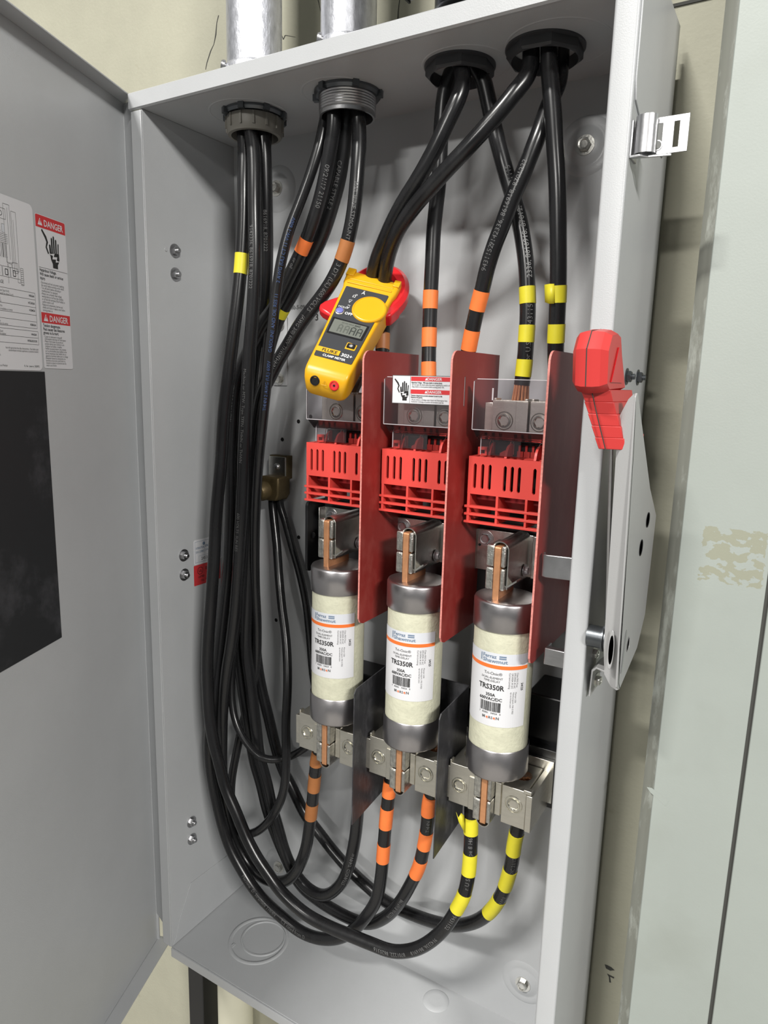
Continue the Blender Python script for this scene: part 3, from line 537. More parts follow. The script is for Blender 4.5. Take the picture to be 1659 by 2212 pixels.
def block(b, x0, x1, y0, y1, z0, z1, cx, cy, r, m='alum', n=32):     # block with a vertical wire bore
    def edge(a):
        c, s = math.cos(a), math.sin(a); tx = ((x1-cx) if c > 0 else (cx-x0))/max(1e-9, abs(c)); ty = ((y1-cy) if s > 0 else (cy-y0))/max(1e-9, abs(s)); k = min(tx, ty); return (cx+c*k, cy+s*k)
    ang = sorted([2*PI*i/n for i in range(n)]+[math.atan2(y-cy, x-cx) % (2*PI) for x in (x0, x1) for y in (y0, y1)])
    O = [edge(a) for a in ang]; I = [(cx+r*math.cos(a), cy+r*math.sin(a)) for a in ang]; k = len(ang)
    vs = [(p[0], p[1], z) for z in (z0, z1) for p in O]+[(p[0], p[1], z) for z in (z0, z1) for p in I]; fs = []
    for i in range(k):
        j = (i+1) % k; fs += [(i, j, k+j, k+i), (2*k+i, 3*k+i, 3*k+j, 2*k+j), (k+i, k+j, 3*k+j, 3*k+i), (i, 2*k+i, 2*k+j, j)]
    b.add(vs, fs, m)
def make_line_lug():
    t = thing('line_terminal', 'right-hand upper terminal block with two wire bores, behind a clear shield', 'terminal', (.49, .085, .814), 'upper line terminals')
    for nm, x0, x1, cx, sx in (('lug_block', .4583, .4975, .4735, .4722), ('lug_block', .5000, .5305, .5140, .5110)):
        b = MB(); block(b, x0, x1, .0605, .110, .814, .8565, cx+.004, .085, .0102)
        b.box(x0+.001, x0+.004, .0605, .075, .8565, .8585, 'alum'); b.box(x1-.004, x1-.0008, .0605, .075, .8565, .8585, 'alum'); o = mk(nm, b, t, bev=.0004)
        b = MB(); setscrew(b, (sx, .0603, .8350), .0093); mk('set_screw', b, o, ang=20)
    b = MB(); b.box(.4483, .4573, .064, .108, .8145, .8535, 'alum'); mk('side_step', b, t, bev=.0005)
    b = MB(); b.box(.4850, .4982, .0590, .0606, .8142, .8550, 'alum'); mk('face_step', b, t, bev=.0003)
    b = MB(); b.box(.452, .530, .07, .16, .798, .812, 'black'); mk('terminal_base', b, t, bev=.001)
    return t
def make_shield(pole):
    lx = .4475
    names = {3: 'clear acrylic shield over the right-hand upper terminal, stamped with the figure 1', 2: 'clear acrylic shield carrying the small danger label', 1: 'clear acrylic shield below the meter, over the left upper terminal'}
    t = thing('terminal_shield', names[pole], 'shield', (lx-(3-pole)*PITCH, .035, .80), 'clear terminal shields')
    d = -(3-pole)*PITCH
    b = MB(); b.prism([(x+d, z) for x, z in rrect(lx, .8257, .5325, .8775, .003, corners=(0, 0, 1, 1))], 'y', .0345, .0356, 'clear'); mk('front_sheet', b, t)
    b = MB(); b.prism([(.0345, .8257), (.0356, .8262), (.0480, .8155), (.0472, .8147)], 'x', lx+.001+d, .5325+d, 'clear'); mk('folded_flange', b, t)
    b = MB(); b.prism([(lx+d, .8257), (lx+.0055+d, .8170), (lx+.0055+d, .7990), (lx+.050+d, .7990), (lx+.050+d, .8257)], 'y', .0456, .0465, 'clear'); mk('lower_tab', b, t)
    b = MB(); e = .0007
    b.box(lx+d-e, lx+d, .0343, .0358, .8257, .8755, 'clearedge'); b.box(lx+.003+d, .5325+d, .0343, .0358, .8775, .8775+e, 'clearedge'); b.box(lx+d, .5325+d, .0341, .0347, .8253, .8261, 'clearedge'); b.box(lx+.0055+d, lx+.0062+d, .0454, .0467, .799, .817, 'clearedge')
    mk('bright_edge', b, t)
    if pole == 3:
        f = (Vector((0, .0344, 0)), Vector((1, 0, 0)), Vector((0, 0, 1)), Vector((0, -1, 0))); b = MB(); b.text('1', .4655, .857, .017, f, 'clearedge', lift=.0003, bold=True, sx=.7); mk('embossed_figure', b, t, smooth=False)
    if pole == 2:
        a, c = at(849, 812, .034), at(980, 862, .034); x0, x1, z0, z1 = a.x, a.x+.0875, .8495, .8795
        f = (Vector((x0, .0342, z0)), Vector((1, 0, 0)), Vector((0, 0, 1)), Vector((0, -1, 0))); w, h = x1-x0, z1-z0
        b = MB(); b.box(x0-.0004, x1, .0338, .0345, z0-.0004, z1+.0004, 'inkg'); b.frect(.0003, .0003, w-.0003, h-.0003, f, 'lab', .0006); b.frect(.0222, .0005, .0225, h-.0005, f, 'ink', .0008)
        hand_icon(b, (f[0]-Vector((0, .0003, 0)), f[1], f[2], f[3]), .0025, .0062, .0195)
        for v in (h-.0055, h*.5-.0042): b.frect(.0232, v, w-.001, v+.0046, f, 'lred', .0008); b.text('DANGER', .052, v+.0009, .0040, f, 'lab', 'c', .0010, True, sx=1.1); b.flat([(.0405, v+.0009), (.0437, v+.0009), (.0421, v+.0037)], f, 'lab', .0010)
        for v, s_ in ((h-.0079, 'Hazardous Voltage.  Will cause death or serious injury.'), (h-.0101, '- Do not open the shield unless the power supplying the switch is off.'), (h-.0123, '- Snap shield to closed position before turning power ON.'), (.0083, 'Tensions dangereuses pouvant entrainer la mort ou des'), (.0063, 'blessures tres graves.'), (.0038, '- Ne pas enlever ce blindage avant d\'avoir mis l\'interrupteur hors'), (.0016, '- Enclencher le blindage en position de fermeture avant de'),): b.text(s_, .0238, v, .0024, f, 'ink', sx=.70, lift=.0010, bold=v in (h-.0079, .0083, .0063))
        mk('danger_label', b, t, smooth=False)['label'] = 'white and red danger label with a black hand'
    return t
def make_chute():
    t = thing('arc_chute', 'right-hand red louvred arc chute cover', 'arc chute', (.485, .07, .725), 'red arc chute covers')
    x0, x1, yf, yb = .4430, .5325, .040, .105
    b = MB(); z0, z1, sb, st, wv = .7565, .7970, .7625, .7895, .0017
    sl = [.4507, .4594, .4676, .4845, .4923, .5001, .5165, .5245]
    b.box(x0, x1, yf, yf+.003, z0, sb, 'red'); b.box(x0, x1, yf, yf+.003, st, z1, 'red')
    xs = [x0]+[v for s in sl for v in (s-wv, s+wv)]+[x1]
    for i in range(0, len(xs), 2): b.box(xs[i], xs[i+1], yf, yf+.003, sb, st, 'red')
    for s in sl:   # rounded slot ends
        for zc, sg in ((st, 1), (sb, -1)):
            for k in (-1, 1): b.prism([(s+k*wv, zc), (s+k*wv, zc-sg*.0017), (s+k*wv*.55, zc-sg*.0005), (s+k*wv*.2, zc)], 'y', yf, yf+.003, 'red')
    mk('louvred_front', b, t, smooth=False)
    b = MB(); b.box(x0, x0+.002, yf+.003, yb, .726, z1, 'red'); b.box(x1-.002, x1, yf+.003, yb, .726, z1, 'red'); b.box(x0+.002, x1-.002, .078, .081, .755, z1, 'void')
    # top with notches over each slot
    xs2 = [x0]+[v for s in sl for v in (s-.0018, s+.0018)]+[x1]
    for i in range(0, len(xs2), 2): b.box(xs2[i], xs2[i+1], yf+.003, yf+.016, z1-.002, z1, 'red')
    b.box(x0, x1, yf+.016, yb, z1-.002, z1, 'red'); mk('housing', b, t, smooth=False)
    # open grid below
    b = MB()
    for z in (.7425, .7342, .7257): b.box(x0-.0028, x1, yf-.0005, yf+.006, z-.0013, z+.0013, 'red')
    for x in (.4771, .5093): b.box(x-.0013, x+.0013, yf, .078, .7257, z0, 'red')
    b.box(x0, x0+.003, yf, yf+.006, .7257, z0, 'red'); mk('lower_grid', b, t, bev=.0003)
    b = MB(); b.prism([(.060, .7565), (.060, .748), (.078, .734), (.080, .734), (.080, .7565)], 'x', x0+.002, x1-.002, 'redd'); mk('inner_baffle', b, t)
    for x, y in ((.4590, .056), (.4815, .046), (.5135, .046)):
        b = MB(); P = [(y, z1-.001)]+[(y+.001+.012*(1-math.cos(a)), z1+.0135*math.sin(a)) for a in [PI/2*i/6 for i in range(1, 7)]]+[(y+.016, z1+.0145), (y+.018, z1+.010), (y+.018, z1-.001)]
        b.prism(P, 'x', x-.0013, x+.0013, 'red'); mk('fin', b, t)
    for i, x in enumerate((.4885, .4960, .5035, .5110, .5185, .526)):
        b = MB(); b.prism([(x-.0025, z1-.001), (x-.0025, z1+.006), (x-.0012, z1+.006), (x-.0012, z1+.0125), (x+.0012, z1+.0125), (x+.0012, z1+.006), (x+.0042, z1+.006), (x+.0042, z1-.001)], 'y', .068, .0735, 'red'); mk('tooth', b, t)
    b = MB(); b.box(.4443, .4467, .060, .068, z1-.001, z1+.0085, 'red'); b.box(.4523, .4547, .060, .068, z1-.001, z1+.0085, 'red'); b.box(.4467, .4523, .060, .068, z1+.0055, z1+.0085, 'red'); b.box(.4467, .4523, .060, .068, z1-.001, z1+.0015, 'red'); mk('latch_eye', b, t, smooth=False)
    b = MB(); b.prism([(.468, z1-.001), (.468, z1+.003), (.473, z1+.006), (.478, z1+.007), (.478, z1+.0125), (.4805, z1+.0125), (.4805, z1-.001)], 'y', .064, .070, 'red'); mk('rear_rib', b, t)
    # thin steel hooks above the fins
    for x in (.4605, .4835, .5155):
        b = MB(); pts = [Vector((x-.0022, .058, z1+.002)), Vector((x-.0022, .058, z1+.014)), Vector((x-.001, .058, z1+.0170)), Vector((x+.001, .058, z1+.0170)), Vector((x+.0022, .058, z1+.014)), Vector((x+.0022, .058, z1+.003))]
        for p, q in zip(pts[:-1], pts[1:]): b.cyl(.00045, p, q, 'steel', 6)
        mk('wire_hook', b, t)
    return t
def make_barrier():
    t = thing('phase_barrier', 'right-hand tall red fibre barrier, nearest the handle', 'barrier', (.535, .07, .595), 'red phase barriers')
    P = rrect(.003, .594, .127, .9055, .011, 6, (0, 0, 0, 0)); P = [(.003+.009*(1-math.cos(a)), .594+.009*(1-math.sin(a))) for a in [PI/2*i/5 for i in range(5, -1, -1)]]
    P = [(.012, .594), (.006, .5965), (.003, .602), (.003, .893)]+[(.015-.012*math.cos(a), .8935+.012*math.sin(a)) for a in [PI/2*i/6 for i in range(1, 7)]]+[(.127, .9055), (.127, .594)]
    b = MB(); b.prism(P, 'x', .5345, .5366, 'barrier', cap=True)
    n = len(P)
    for i in range(n): b.mi[i] = b.mid('bedge')
    mk('board', b, t, smooth=False)
    return t
def make_load():
    t = thing('load_terminal', 'right-hand lower terminal, two square lugs with a fuse clip between', 'terminal', (.49, .055, .397), 'lower load terminals')
    b = MB(); block(b, .4446, .4765, .0255, .081, .3985, .4470, .4600, .056, .0110); lg = mk('left_lug', b, t, bev=.0005)
    b = MB(); b.box(.4438, .4458, .0265, .034, .4470, .4500, 'alum'); mk('top_lip', b, lg, bev=.0004); b = MB(); b.box(.4692, .4778, .0243, .0257, .3980, .4380, 'alum'); mk('raised_rib', b, lg, bev=.0004)
    b = MB(); setscrew(b, (.4573, .0253, .4222), .0088); mk('set_screw', b, lg, ang=20)
    b = MB(); b.box(.4362, .4434, .0290, .079, .4000, .4400, 'alum'); b.box(.4425, .4450, .0320, .078, .4000, .4450, 'alum'); mk('side_channel', b, lg, bev=.0006)
    b = MB(); block(b, .5085, .5358, .0255, .081, .3955, .4410, .5205, .056, .0110); rg = mk('right_lug', b, t, bev=.0005)
    b = MB(); setscrew(b, (.5222, .0253, .4215), .0094); mk('set_screw', b, rg, ang=20)
    b = MB(); b.box(.4992, .5060, .0290, .079, .3995, .4390, 'alum'); b.box(.5050, .5090, .0320, .078, .3995, .4410, 'alum'); mk('side_channel', b, rg, bev=.0006)
    b = MB(); b.box(.5364, .5432, .0235, .083, .3955, .4385, 'alum'); mk('raised_rib', b, rg, bev=.0006); b = MB(); b.box(.5330, .5420, .0235, .030, .4395, .4440, 'alum'); mk('top_lip', b, rg, bev=.0006)
    b = MB(); jaws(b, .393, .4480, .4200, -1); mk('jaw', b, t, bev=.0004)
    b = MB(); b.box(Px-.0130, Px+.0090, .050, .090, .400, .450, 'steel'); mk('clip_back', b, t, bev=.0005)
    # spring wire loop beneath the clip
    b = MB(); cx, zc, R = Px-.0005, .3935, .0078; A = [PI+PI*i/16 for i in range(17)]
    poly = [(cx+R*math.cos(a), zc+R*math.sin(a)) for a in A]+[(cx+(R-.001)*math.cos(a), zc+(R-.001)*math.sin(a)) for a in A[::-1]]; k = len(A); m_ = 2*k
    vs = [(p[0], y, p[1]) for y in (.0195, .046) for p in poly]; fs = [(i, (i+1) % m_, m_+(i+1) % m_, m_+i) for i in range(m_)]
    for o_ in (0, m_):
        for i in range(k-1): fs.append((o_+i, o_+i+1, o_+m_-2-i, o_+m_-1-i))
    b.add(vs, fs, 'steel'); mk('spring_loop', b, t)
    b = MB(); b.box(.440, .548, .082, .088, .400, .452, 'steel'); mk('bus_bar', b, t, bev=.0005)
    b = MB(); b.box(.437, .556, .088, .120, .390, .462, 'black'); b.box(.448, .546, .120, BD-.001, .375, .475, 'black'); mk('insulating_block', b, t, bev=.001)
    # copper strand ends in the right bore
    b = MB(); rnd = random.Random(5)
    for r_, n in ((.0, 1), (.0033, 6), (.0066, 12), (.0092, 17)):
        for i in range(n): a = 2*PI*i/max(1, n)+r_*90; b.cyl(.0016, (.5205+r_*math.cos(a), .056+r_*math.sin(a), .396), (.5205+r_*math.cos(a), .056+r_*math.sin(a), .4345+rnd.uniform(-.003, .001)), 'copper', 6)
    mk('copper_strands', b, rg)
    return t
f3 = make_fuse(); u3 = make_upper(); s3 = make_base(); l3 = make_line_lug(); c3 = make_chute(); b3 = make_barrier(); d3 = make_load()
for k, w in ((1, 'middle'), (2, 'left-hand')):
    off = (-PITCH*k, 0, 0)
    dup(f3, off, ['', 'middle ivory cartridge fuse, between the two dark side barriers', 'left-hand ivory cartridge fuse, beside the cable bundle'][k])
    dup(u3, off, f'upper fuse clip of plated steel gripping the {w} fuse')
    dup(s3, off, f'black moulded block behind the {w} upper fuse clip')
    dup(l3, off, ['', 'middle upper terminal block, under the small danger label', 'left-hand upper terminal block, just below the yellow meter'][k])
    dup(c3, off, f'{w} red louvred arc chute cover')
    dup(b3, (-[0, .1, .2055][k], 0, 0), ['', 'middle tall red fibre barrier, right of the small danger label', 'left-hand tall red fibre barrier, behind the yellow meter'][k])
    dup(d3, off, ['', 'middle lower terminal, two square lugs with a fuse clip between', 'left-hand lower terminal, two square lugs with a fuse clip between'][k])
for p in (3, 2, 1): make_shield(p)
def make_guard():
    t = thing('insulating_guard', 'dark grey U-shaped fibre guard around the lower end of the middle fuse', 'guard', (.385, .04, .336))
    for x in (.3285, .4405):
        b = MB(); b.prism([(0, .337), (0, .509), (.004, .5145), (.077, .5195), (.077, .345)], 'x', x-.0006, x+.0006, 'dark'); mk('side_plate', b, t, smooth=False)
    b = MB(); b.box(.3285, .4405, .0765, .0785, .46, .5195, 'dark'); mk('back_plate', b, t)
make_guard()
b = MB(); b.box(.505, .556, .10, BD-.001, .46, .52, 'black'); tag(mk('switch_support', b, None, (.53, .14, .46), bev=.002), 'black support block low against the right wall', 'support')
# ================================================================= MOUNTING STRIP, GROUND LUG
t = thing('mounting_strip', 'short grey steel strip screwed to the back wall behind the cables', 'bracket', (.085, BD, .862))
b = MB(); b.box(.0733, .0983, BD-.0022, BD-.0002, .8625, .9585, 'paint'); mk('strip', b, t, bev=.0004)
for z in (.9475, .8715): hexbolt('screw', (.0852, BD-.0022, z), (-.1, -1, 0), .0058, 'steel', t)
t = thing('ground_lug', 'bronze ground lug with a round screw boss on the back wall', 'lug', (.085, .15, .70))
b = MB(); b.prism(rrect(.0750, .7315, .1060, .7600, .0008), 'y', .1470, .1500, 'steel'); b.box(.0745, .1070, .150, BD-.0003, .728, .7615, 'bronze'); mk('strap', b, t, bev=.0004)
b = MB(); b.lathe([(.0052, 0), (.0050, .0015), (.0030, .0032), (.0008, .0036)], (.0905, .147, .7450), (0, -1, 0), 'zinc', 20); mk('strap_screw', b, t, ang=60)
b = MB(); P = [(.0745, .7325), (.1085, .7325), (.1085, .706), (.103, .697), (.078, .6965), (.068, .703), (.068, .722)]
b.prism(P, 'y', .128, .156, 'bronze'); mk('lug_body', b, t, bev=.003)
ax = Vector((-.22, -.95, -.10)); O = Vector((.0835, .136, .7120))
b = MB(); b.lathe([(.0145, 0), (.0145, .014), (.0125, .019), (.0105, .020)], O, ax, 'bronze', 32); mk('screw_boss', b, t, ang=40)
b = MB(); b.lathe([(.0095, .0195), (.0095, .0255), (.0080, .027), (.0048, .0272), (.0046, .0245, 'h'), (.0040, .0225, 'h')], O, ax, 'screw', 24, cap0=False); mk('clamp_screw', b, t, ang=25)
# ================================================================= CABLES
REF = Vector((.52, -.85, 0)).normalized()
class Path:
    def __init__(s, P):
        Q = [2*P[0]-P[1]]+P+[2*P[-1]-P[-2]]; out = []
        for i in range(1, len(Q)-2):
            p0, p1, p2, p3 = Q[i-1], Q[i], Q[i+1], Q[i+2]
            t = [0.]
            for a, c in ((p0, p1), (p1, p2), (p2, p3)): t.append(t[-1]+max(1e-4, (c-a).length)**.5)
            n = max(3, int((p2-p1).length/.004))
            for k in range(n):
                u = t[1]+(t[2]-t[1])*k/n
                A1 = p0*((t[1]-u)/(t[1]-t[0]))+p1*((u-t[0])/(t[1]-t[0])); A2 = p1*((t[2]-u)/(t[2]-t[1]))+p2*((u-t[1])/(t[2]-t[1])); A3 = p2*((t[3]-u)/(t[3]-t[2]))+p3*((u-t[2])/(t[3]-t[2]))
                B1 = A1*((t[2]-u)/(t[2]-t[0]))+A2*((u-t[0])/(t[2]-t[0])); B2 = A2*((t[3]-u)/(t[3]-t[1]))+A3*((u-t[1])/(t[3]-t[1]))
                out.append(B1*((t[2]-u)/(t[2]-t[1]))+B2*((u-t[1])/(t[2]-t[1])))
        out.append(P[-1])
        for _ in range(3): out = [out[0]]+[(out[i-1]+out[i]*2+out[i+1])/4 for i in range(1, len(out)-1)]+[out[-1]]
        s.p = out; s.s = [0.]
        for a, c in zip(out[:-1], out[1:]): s.s.append(s.s[-1]+(c-a).length)
        s.L = s.s[-1]; n = len(out); tg = [(out[min(n-1, i+1)]-out[max(0, i-1)]).normalized() for i in range(n)]; s.t = tg; s.n = []
        cur = (REF-tg[0]*REF.dot(tg[0])).normalized()
        for k in tg:
            want = REF-k*REF.dot(k)
            cur = (cur-k*cur.dot(k)).normalized()
            if want.length > .25: cur = (cur*.8+want.normalized()*.2).normalized()
            s.n.append(cur)
    def ev(s, d):
        d = min(max(d, 0), s.L-1e-6); lo, hi = 0, len(s.s)-1
        while hi-lo > 1:
            m = (lo+hi)//2
            if s.s[m] <= d: lo = m
            else: hi = m
        f = (d-s.s[lo])/max(1e-9, s.s[hi]-s.s[lo]); P = s.p[lo].lerp(s.p[hi], f); T = s.t[lo].lerp(s.t[hi], f).normalized(); N = s.n[lo].lerp(s.n[hi], f); N = (N-T*N.dot(T)).normalized()
        return P, T, N, T.cross(N)
    def near(s, px, py, smin=0, smax=9):
        best = None
        for p, d in zip(s.p, s.s):
            if d < smin or d > smax: continue
            x, y = proj(p); e = (x-px)**2+(y-py)**2
            if best is None or e < best[0]: best = (e, d)
        return best[1]
def tube(b, path, r, s0, s1, m, seg=14, step=.005, caps=True, wob=0):
    n = max(1, int((s1-s0)/step)); R = []
    for i in range(n+1):
        P, T, N, B = path.ev(s0+(s1-s0)*i/n); R.append([P+(N*math.cos(2*PI*k/seg)+B*math.sin(2*PI*k/seg))*r for k in range(seg)])
    b.rings(R, m, None, caps, caps)
def cable(label, pts, r=.0084, tapes=(), prints=(), group='black power cables', strands=None, name='power_cable', mrk='jacket'):
    P = [Vector(p[1:]) if p[0] == 'w' else at(*p) for p in pts]
    path = Path(P); L = P[-1]
    t = thing(name, label, 'cable', tuple(P[0]), group)
    b = MB(); tube(b, path, r, 0, path.L, mrk); mk('jacket', b, t, ang=60)
    for (xa, ya_, xb, yb_, m) in tapes:
        s0, s1 = sorted((path.near(xa, ya_), path.near(xb, yb_))); b = MB(); tube(b, path, r+.0004, s0, s1, m, 20, .004); k = mk('tape_band', b, t, ang=60)
        k['label'] = {'orange': 'orange tape band', 'brown': 'brownish orange tape band', 'yellow': 'yellow tape band'}[m]
    for (px, py, txt, size, m, phi, rev) in prints:
        vs, fs, w = text_geo(txt); sc = path.near(px, py); b = MB(); out = []
        for x, y in vs:
            u = (x-w/2)*size; v = (y-.35)*size
            if rev: u, v = -u, -v
            Pp, T, N, B = path.ev(sc+u); a = phi-v/r; out.append(Pp+(N*math.cos(a)+B*math.sin(a))*(r+.00025))
        b.add(out, fs, m); mk('printed_text', b, t, smooth=False)
    if strands:
        P_, T, N, B = path.ev(path.L); b = MB(); rnd = random.Random(2)
        for i in range(13):
            a = 2*PI*i/13; o = (N*math.cos(a)+B*math.sin(a))*r*.78; e = Vector(strands)+(N*math.cos(a)+B*math.sin(a))*.0085
            b.cyl(.0014, P_+o-T*.002, e, 'copper', 6)
        mk('bare_copper_strands', b, t)
    return t
HZ = BH+.004
def hubtop(x, y): return ('w', x, y, HZ)
# ---- bundle at the left
cable('outermost left cable, one yellow tape near its top, sweeping lowest to the right-hand fuse',
 [hubtop(.1005, .064), (527, 300, .066), (527, 400, .060), (526, 480, .058), (521, 570, .055), (513, 650, .050), (504, 720, .046), (493, 809, .042), (484, 890, .040), (477, 1000, .038), (467, 1110, .036), (462, 1210, .035), (456, 1300, .034), (450, 1380, .033), (448, 1450, .032), (453, 1550, .031), (461, 1600, .030), (474, 1650, .030), (487, 1700, .030), (509, 1752, .030), (533, 1810, .030), (557, 1855, .030), (578, 1886, .031), (603, 1921, .032), (631, 1950, .033), (667, 1979, .034), (718, 2005, .035), (763, 2023, .036), (800, 2038, .037), (849, 2055, .038), (898, 2050, .040), (940, 2025, .042), (969, 1993, .044), (989, 1960, .046), (1002, 1934, .047), (1011, 1895, .050), (1015, 1856, .052), (1017, 1807, .054), ('w', .461, .056, .375), ('w', .460, .056, .400), ('w', .460, .056, .430)],
 tapes=((521, 551, 520, 589, 'yellow'), (1016, 1764, 1017, 1799, 'yellow'), (1016, 1844, 1012, 1884, 'yellow'), (1003, 1928, 984, 1968, 'yellow')),
 prints=((1016, 1820, 'pe 8 H6', .007, 'inkl', -.2, 0), (1010, 1905, 'r U S', .007, 'inkl', -.2, 0), (975, 1985, '9431152', .007, 'inkl', -.2, 1), (925, 2038, '9142336, 8616918', .0065, 'inkl', -.3, 1), (850, 2056, '8701222, 8620316', .0065, 'inkl', -.3, 1)))
cable('worn cable from the first conduit, ending brown-taped under the left-hand fuse',
 [hubtop(.113, .060), (546, 308, .060), (550, 451, .052), (551, 565, .050), (546, 679, .050), (539, 760, .050), (535, 839, .050), (531, 919, .050), (527, 998, .051), (523, 1098, .052), (519, 1160, .053), (513, 1260, .055), (507, 1331, .056), (499, 1392, .057), (489, 1453, .058), (481, 1535, .059), (479, 1616, .060), (479, 1660, .062), (483, 1710, .064), (492, 1760, .066), (507, 1812, .068), (521, 1840, .070), (541, 1872, .071), (567, 1895, .072), (594, 1905, .072), (617, 1903, .071), (637.6, 1886, .070), (651, 1861, .068), (661.6, 1829, .066), (668.5, 1787, .064), (673, 1750, .062), (679, 1690, .060), (684, 1640, .057), ('w', .2430, .056, .405), ('w', .2430, .056, .43)],
 tapes=((672, 1764, 674, 1733, 'brown'), (677, 1706, 680, 1672, 'brown'), (682, 1650, 684, 1625, 'brown')),
 prints=((552, 560, '9142336, 8616918, 8701222', .0065, 'inkl', .4, 0), (531, 900, 'Machine or MTW, Type TFFN  THHN or THWN', .0060, 'inkg', .4, 0), (519, 1150, '600 VOLTS  SUN RES', .0060, 'inkg', .4, 0)))
cable('third cable from the first conduit, ending orange-taped at the middle fuse\'s right lug',
 [hubtop(.128, .075), (571, 314, .076), (575, 451, .080), (576, 565, .088), (572, 640, .096), (562, 720, .104), (550, 800, .106), (540, 900, .106), (533, 1000, .106), (528, 1100, .105), (522, 1200, .104), (516, 1300, .103), (513, 1392, .102), (519, 1450, .101), (529, 1520, .100), (540, 1590, .100), (551, 1650, .099), (563, 1690, .098), (577, 1748, .097), (590, 1787, .096), (603, 1820, .095), (619, 1856, .094), (635, 1890, .092), (655, 1918, .090), (690, 1946, .088), (720, 1965, .087), (754, 1983, .086), (785, 1994, .083), (810, 1992, .080), (839, 1976, .077), (865, 1947, .073), (886, 1912, .070), (905, 1872, .066), (912, 1845, .064), (919.5, 1808, .062), (924, 1770, .060), (926, 1735, .058), ('w', .412, .056, .400), ('w', .412, .056, .43)],
 tapes=((926, 1715, 925, 1758, 'orange'), (921, 1795, 915, 1832, 'orange'), (909, 1858, 899, 1892, 'orange')),
 prints=((576, 500, '8616918, 8701222', .0065, 'inkl', 0, 0), (922, 1778, 'THHN', .006, 'inkl', 0, 0), (860, 1953, '8616918 9142336', .0065, 'inkl', -.3, 1)))
cable('second-conduit cable with bright orange tape, ending at the middle fuse\'s left lug',
 [hubtop(.2385, .062), (722, 250, .062), (710, 345, .066), (693, 425, .070), (676, 480, .073), (657, 530, .076), (640, 567, .079), (620, 607, .082), (604, 642, .085), (588, 670, .087), (569, 695, .088), (552, 728, .088), (530, 772, .086), (514, 815, .084), (506, 865, .082), (502, 930, .080), (499, 1000, .078), (499, 1077, .077), (497, 1154, .076), (493, 1231, .074), (486, 1300, .072), (478, 1372, .068), (470, 1440, .062), (462, 1500, .054), (455, 1560, .050), (452, 1610, .049), (454, 1650, .049), (461, 1696, .049), (471.5, 1746, .049), (482, 1787, .050), (498, 1833, .050), (518.5, 1872, .051), (544, 1913, .052), (573, 1948, .053), (608, 1980, .054), (644, 2009, .055), (676.5, 2024, .055), (709, 2029, .056), (741, 2023, .057), (770, 2003, .058), (796, 1973, .059), (813, 1944, .060), (823, 1895, .060), (828, 1840, .059), (833, 1780, .058), (838, 1730, .057), ('w', .3515, .056, .400), ('w', .3515, .056, .43)],
 tapes=((662, 515, 650, 548, 'orange'), (826, 1858, 829, 1821, 'orange'), (832, 1783, 835, 1746, 'orange'), (837, 1717, 840, 1685, 'orange')),
 prints=((700, 400, '09/21/17 21150', .0075, 'inkl', -.1, 0), (640, 567, 'or oil', .0065, 'inkl', .2, 0), (560, 1934, 'Machine  D. Stranded THHN', .0065, 'inkl', -.2, 0), (640, 2006, 'CT rated from D', .0065, 'inkl', -.2, 0), (504, 870, 'STYLE S (UL) LOW', .0062, 'inkg', .3, 0)))
cable('cable with a yellow tape scrap, ending yellow-taped at the rightmost lower lug',
 [hubtop(.2560, .080), (748, 255, .080), (735, 375, .086), (716, 450, .090), (692, 520, .094), (655, 590, .099), (628, 642, .103), (610, 672, .105), (596, 705, .110), (580, 760, .116), (567, 830, .120), (556, 920, .122), (549, 1000, .122), (546, 1100, .122), (546, 1200, .122), (548, 1300, .122), (552, 1400, .122), (562, 1475, .122), (580, 1550, .122), (597, 1620, .122), (612, 1665, .122), (628, 1695, .122), (642, 1725, .122), (658, 1757, .122), (688, 1797, .121), (715.5, 1833, .120), (741, 1863, .119), (770, 1893, .117), (800, 1920, .114), (820, 1938, .112), (852, 1958, .109), (898, 1978, .104), (940, 1992, .098), (982, 1999, .092), (1021, 1993, .086), (1047, 1979, .081), (1068, 1958, .077), (1086.5, 1926, .073), (1098, 1893, .069), (1106, 1860, .066), (1111, 1822, .062), ('w', .5200, .057, .385), ('w', .5205, .056, .40), ('w', .5205, .056, .41)],
 tapes=((612, 662, 603, 682, 'yellow'), (1113, 1797, 1109, 1842, 'yellow'), (1104, 1877, 1091, 1917, 'yellow'), (1080, 1943, 1053, 1972, 'yellow')),
 prints=((730, 400, 'CAPABLE STYLE 2', .0070, 'inkg', .2, 0), (1107, 1858, 'DIC 21/12', .0062, 'inkl', 0, 0), (1080, 1935, 'THWN', .0062, 'inkl', 0, 0)))
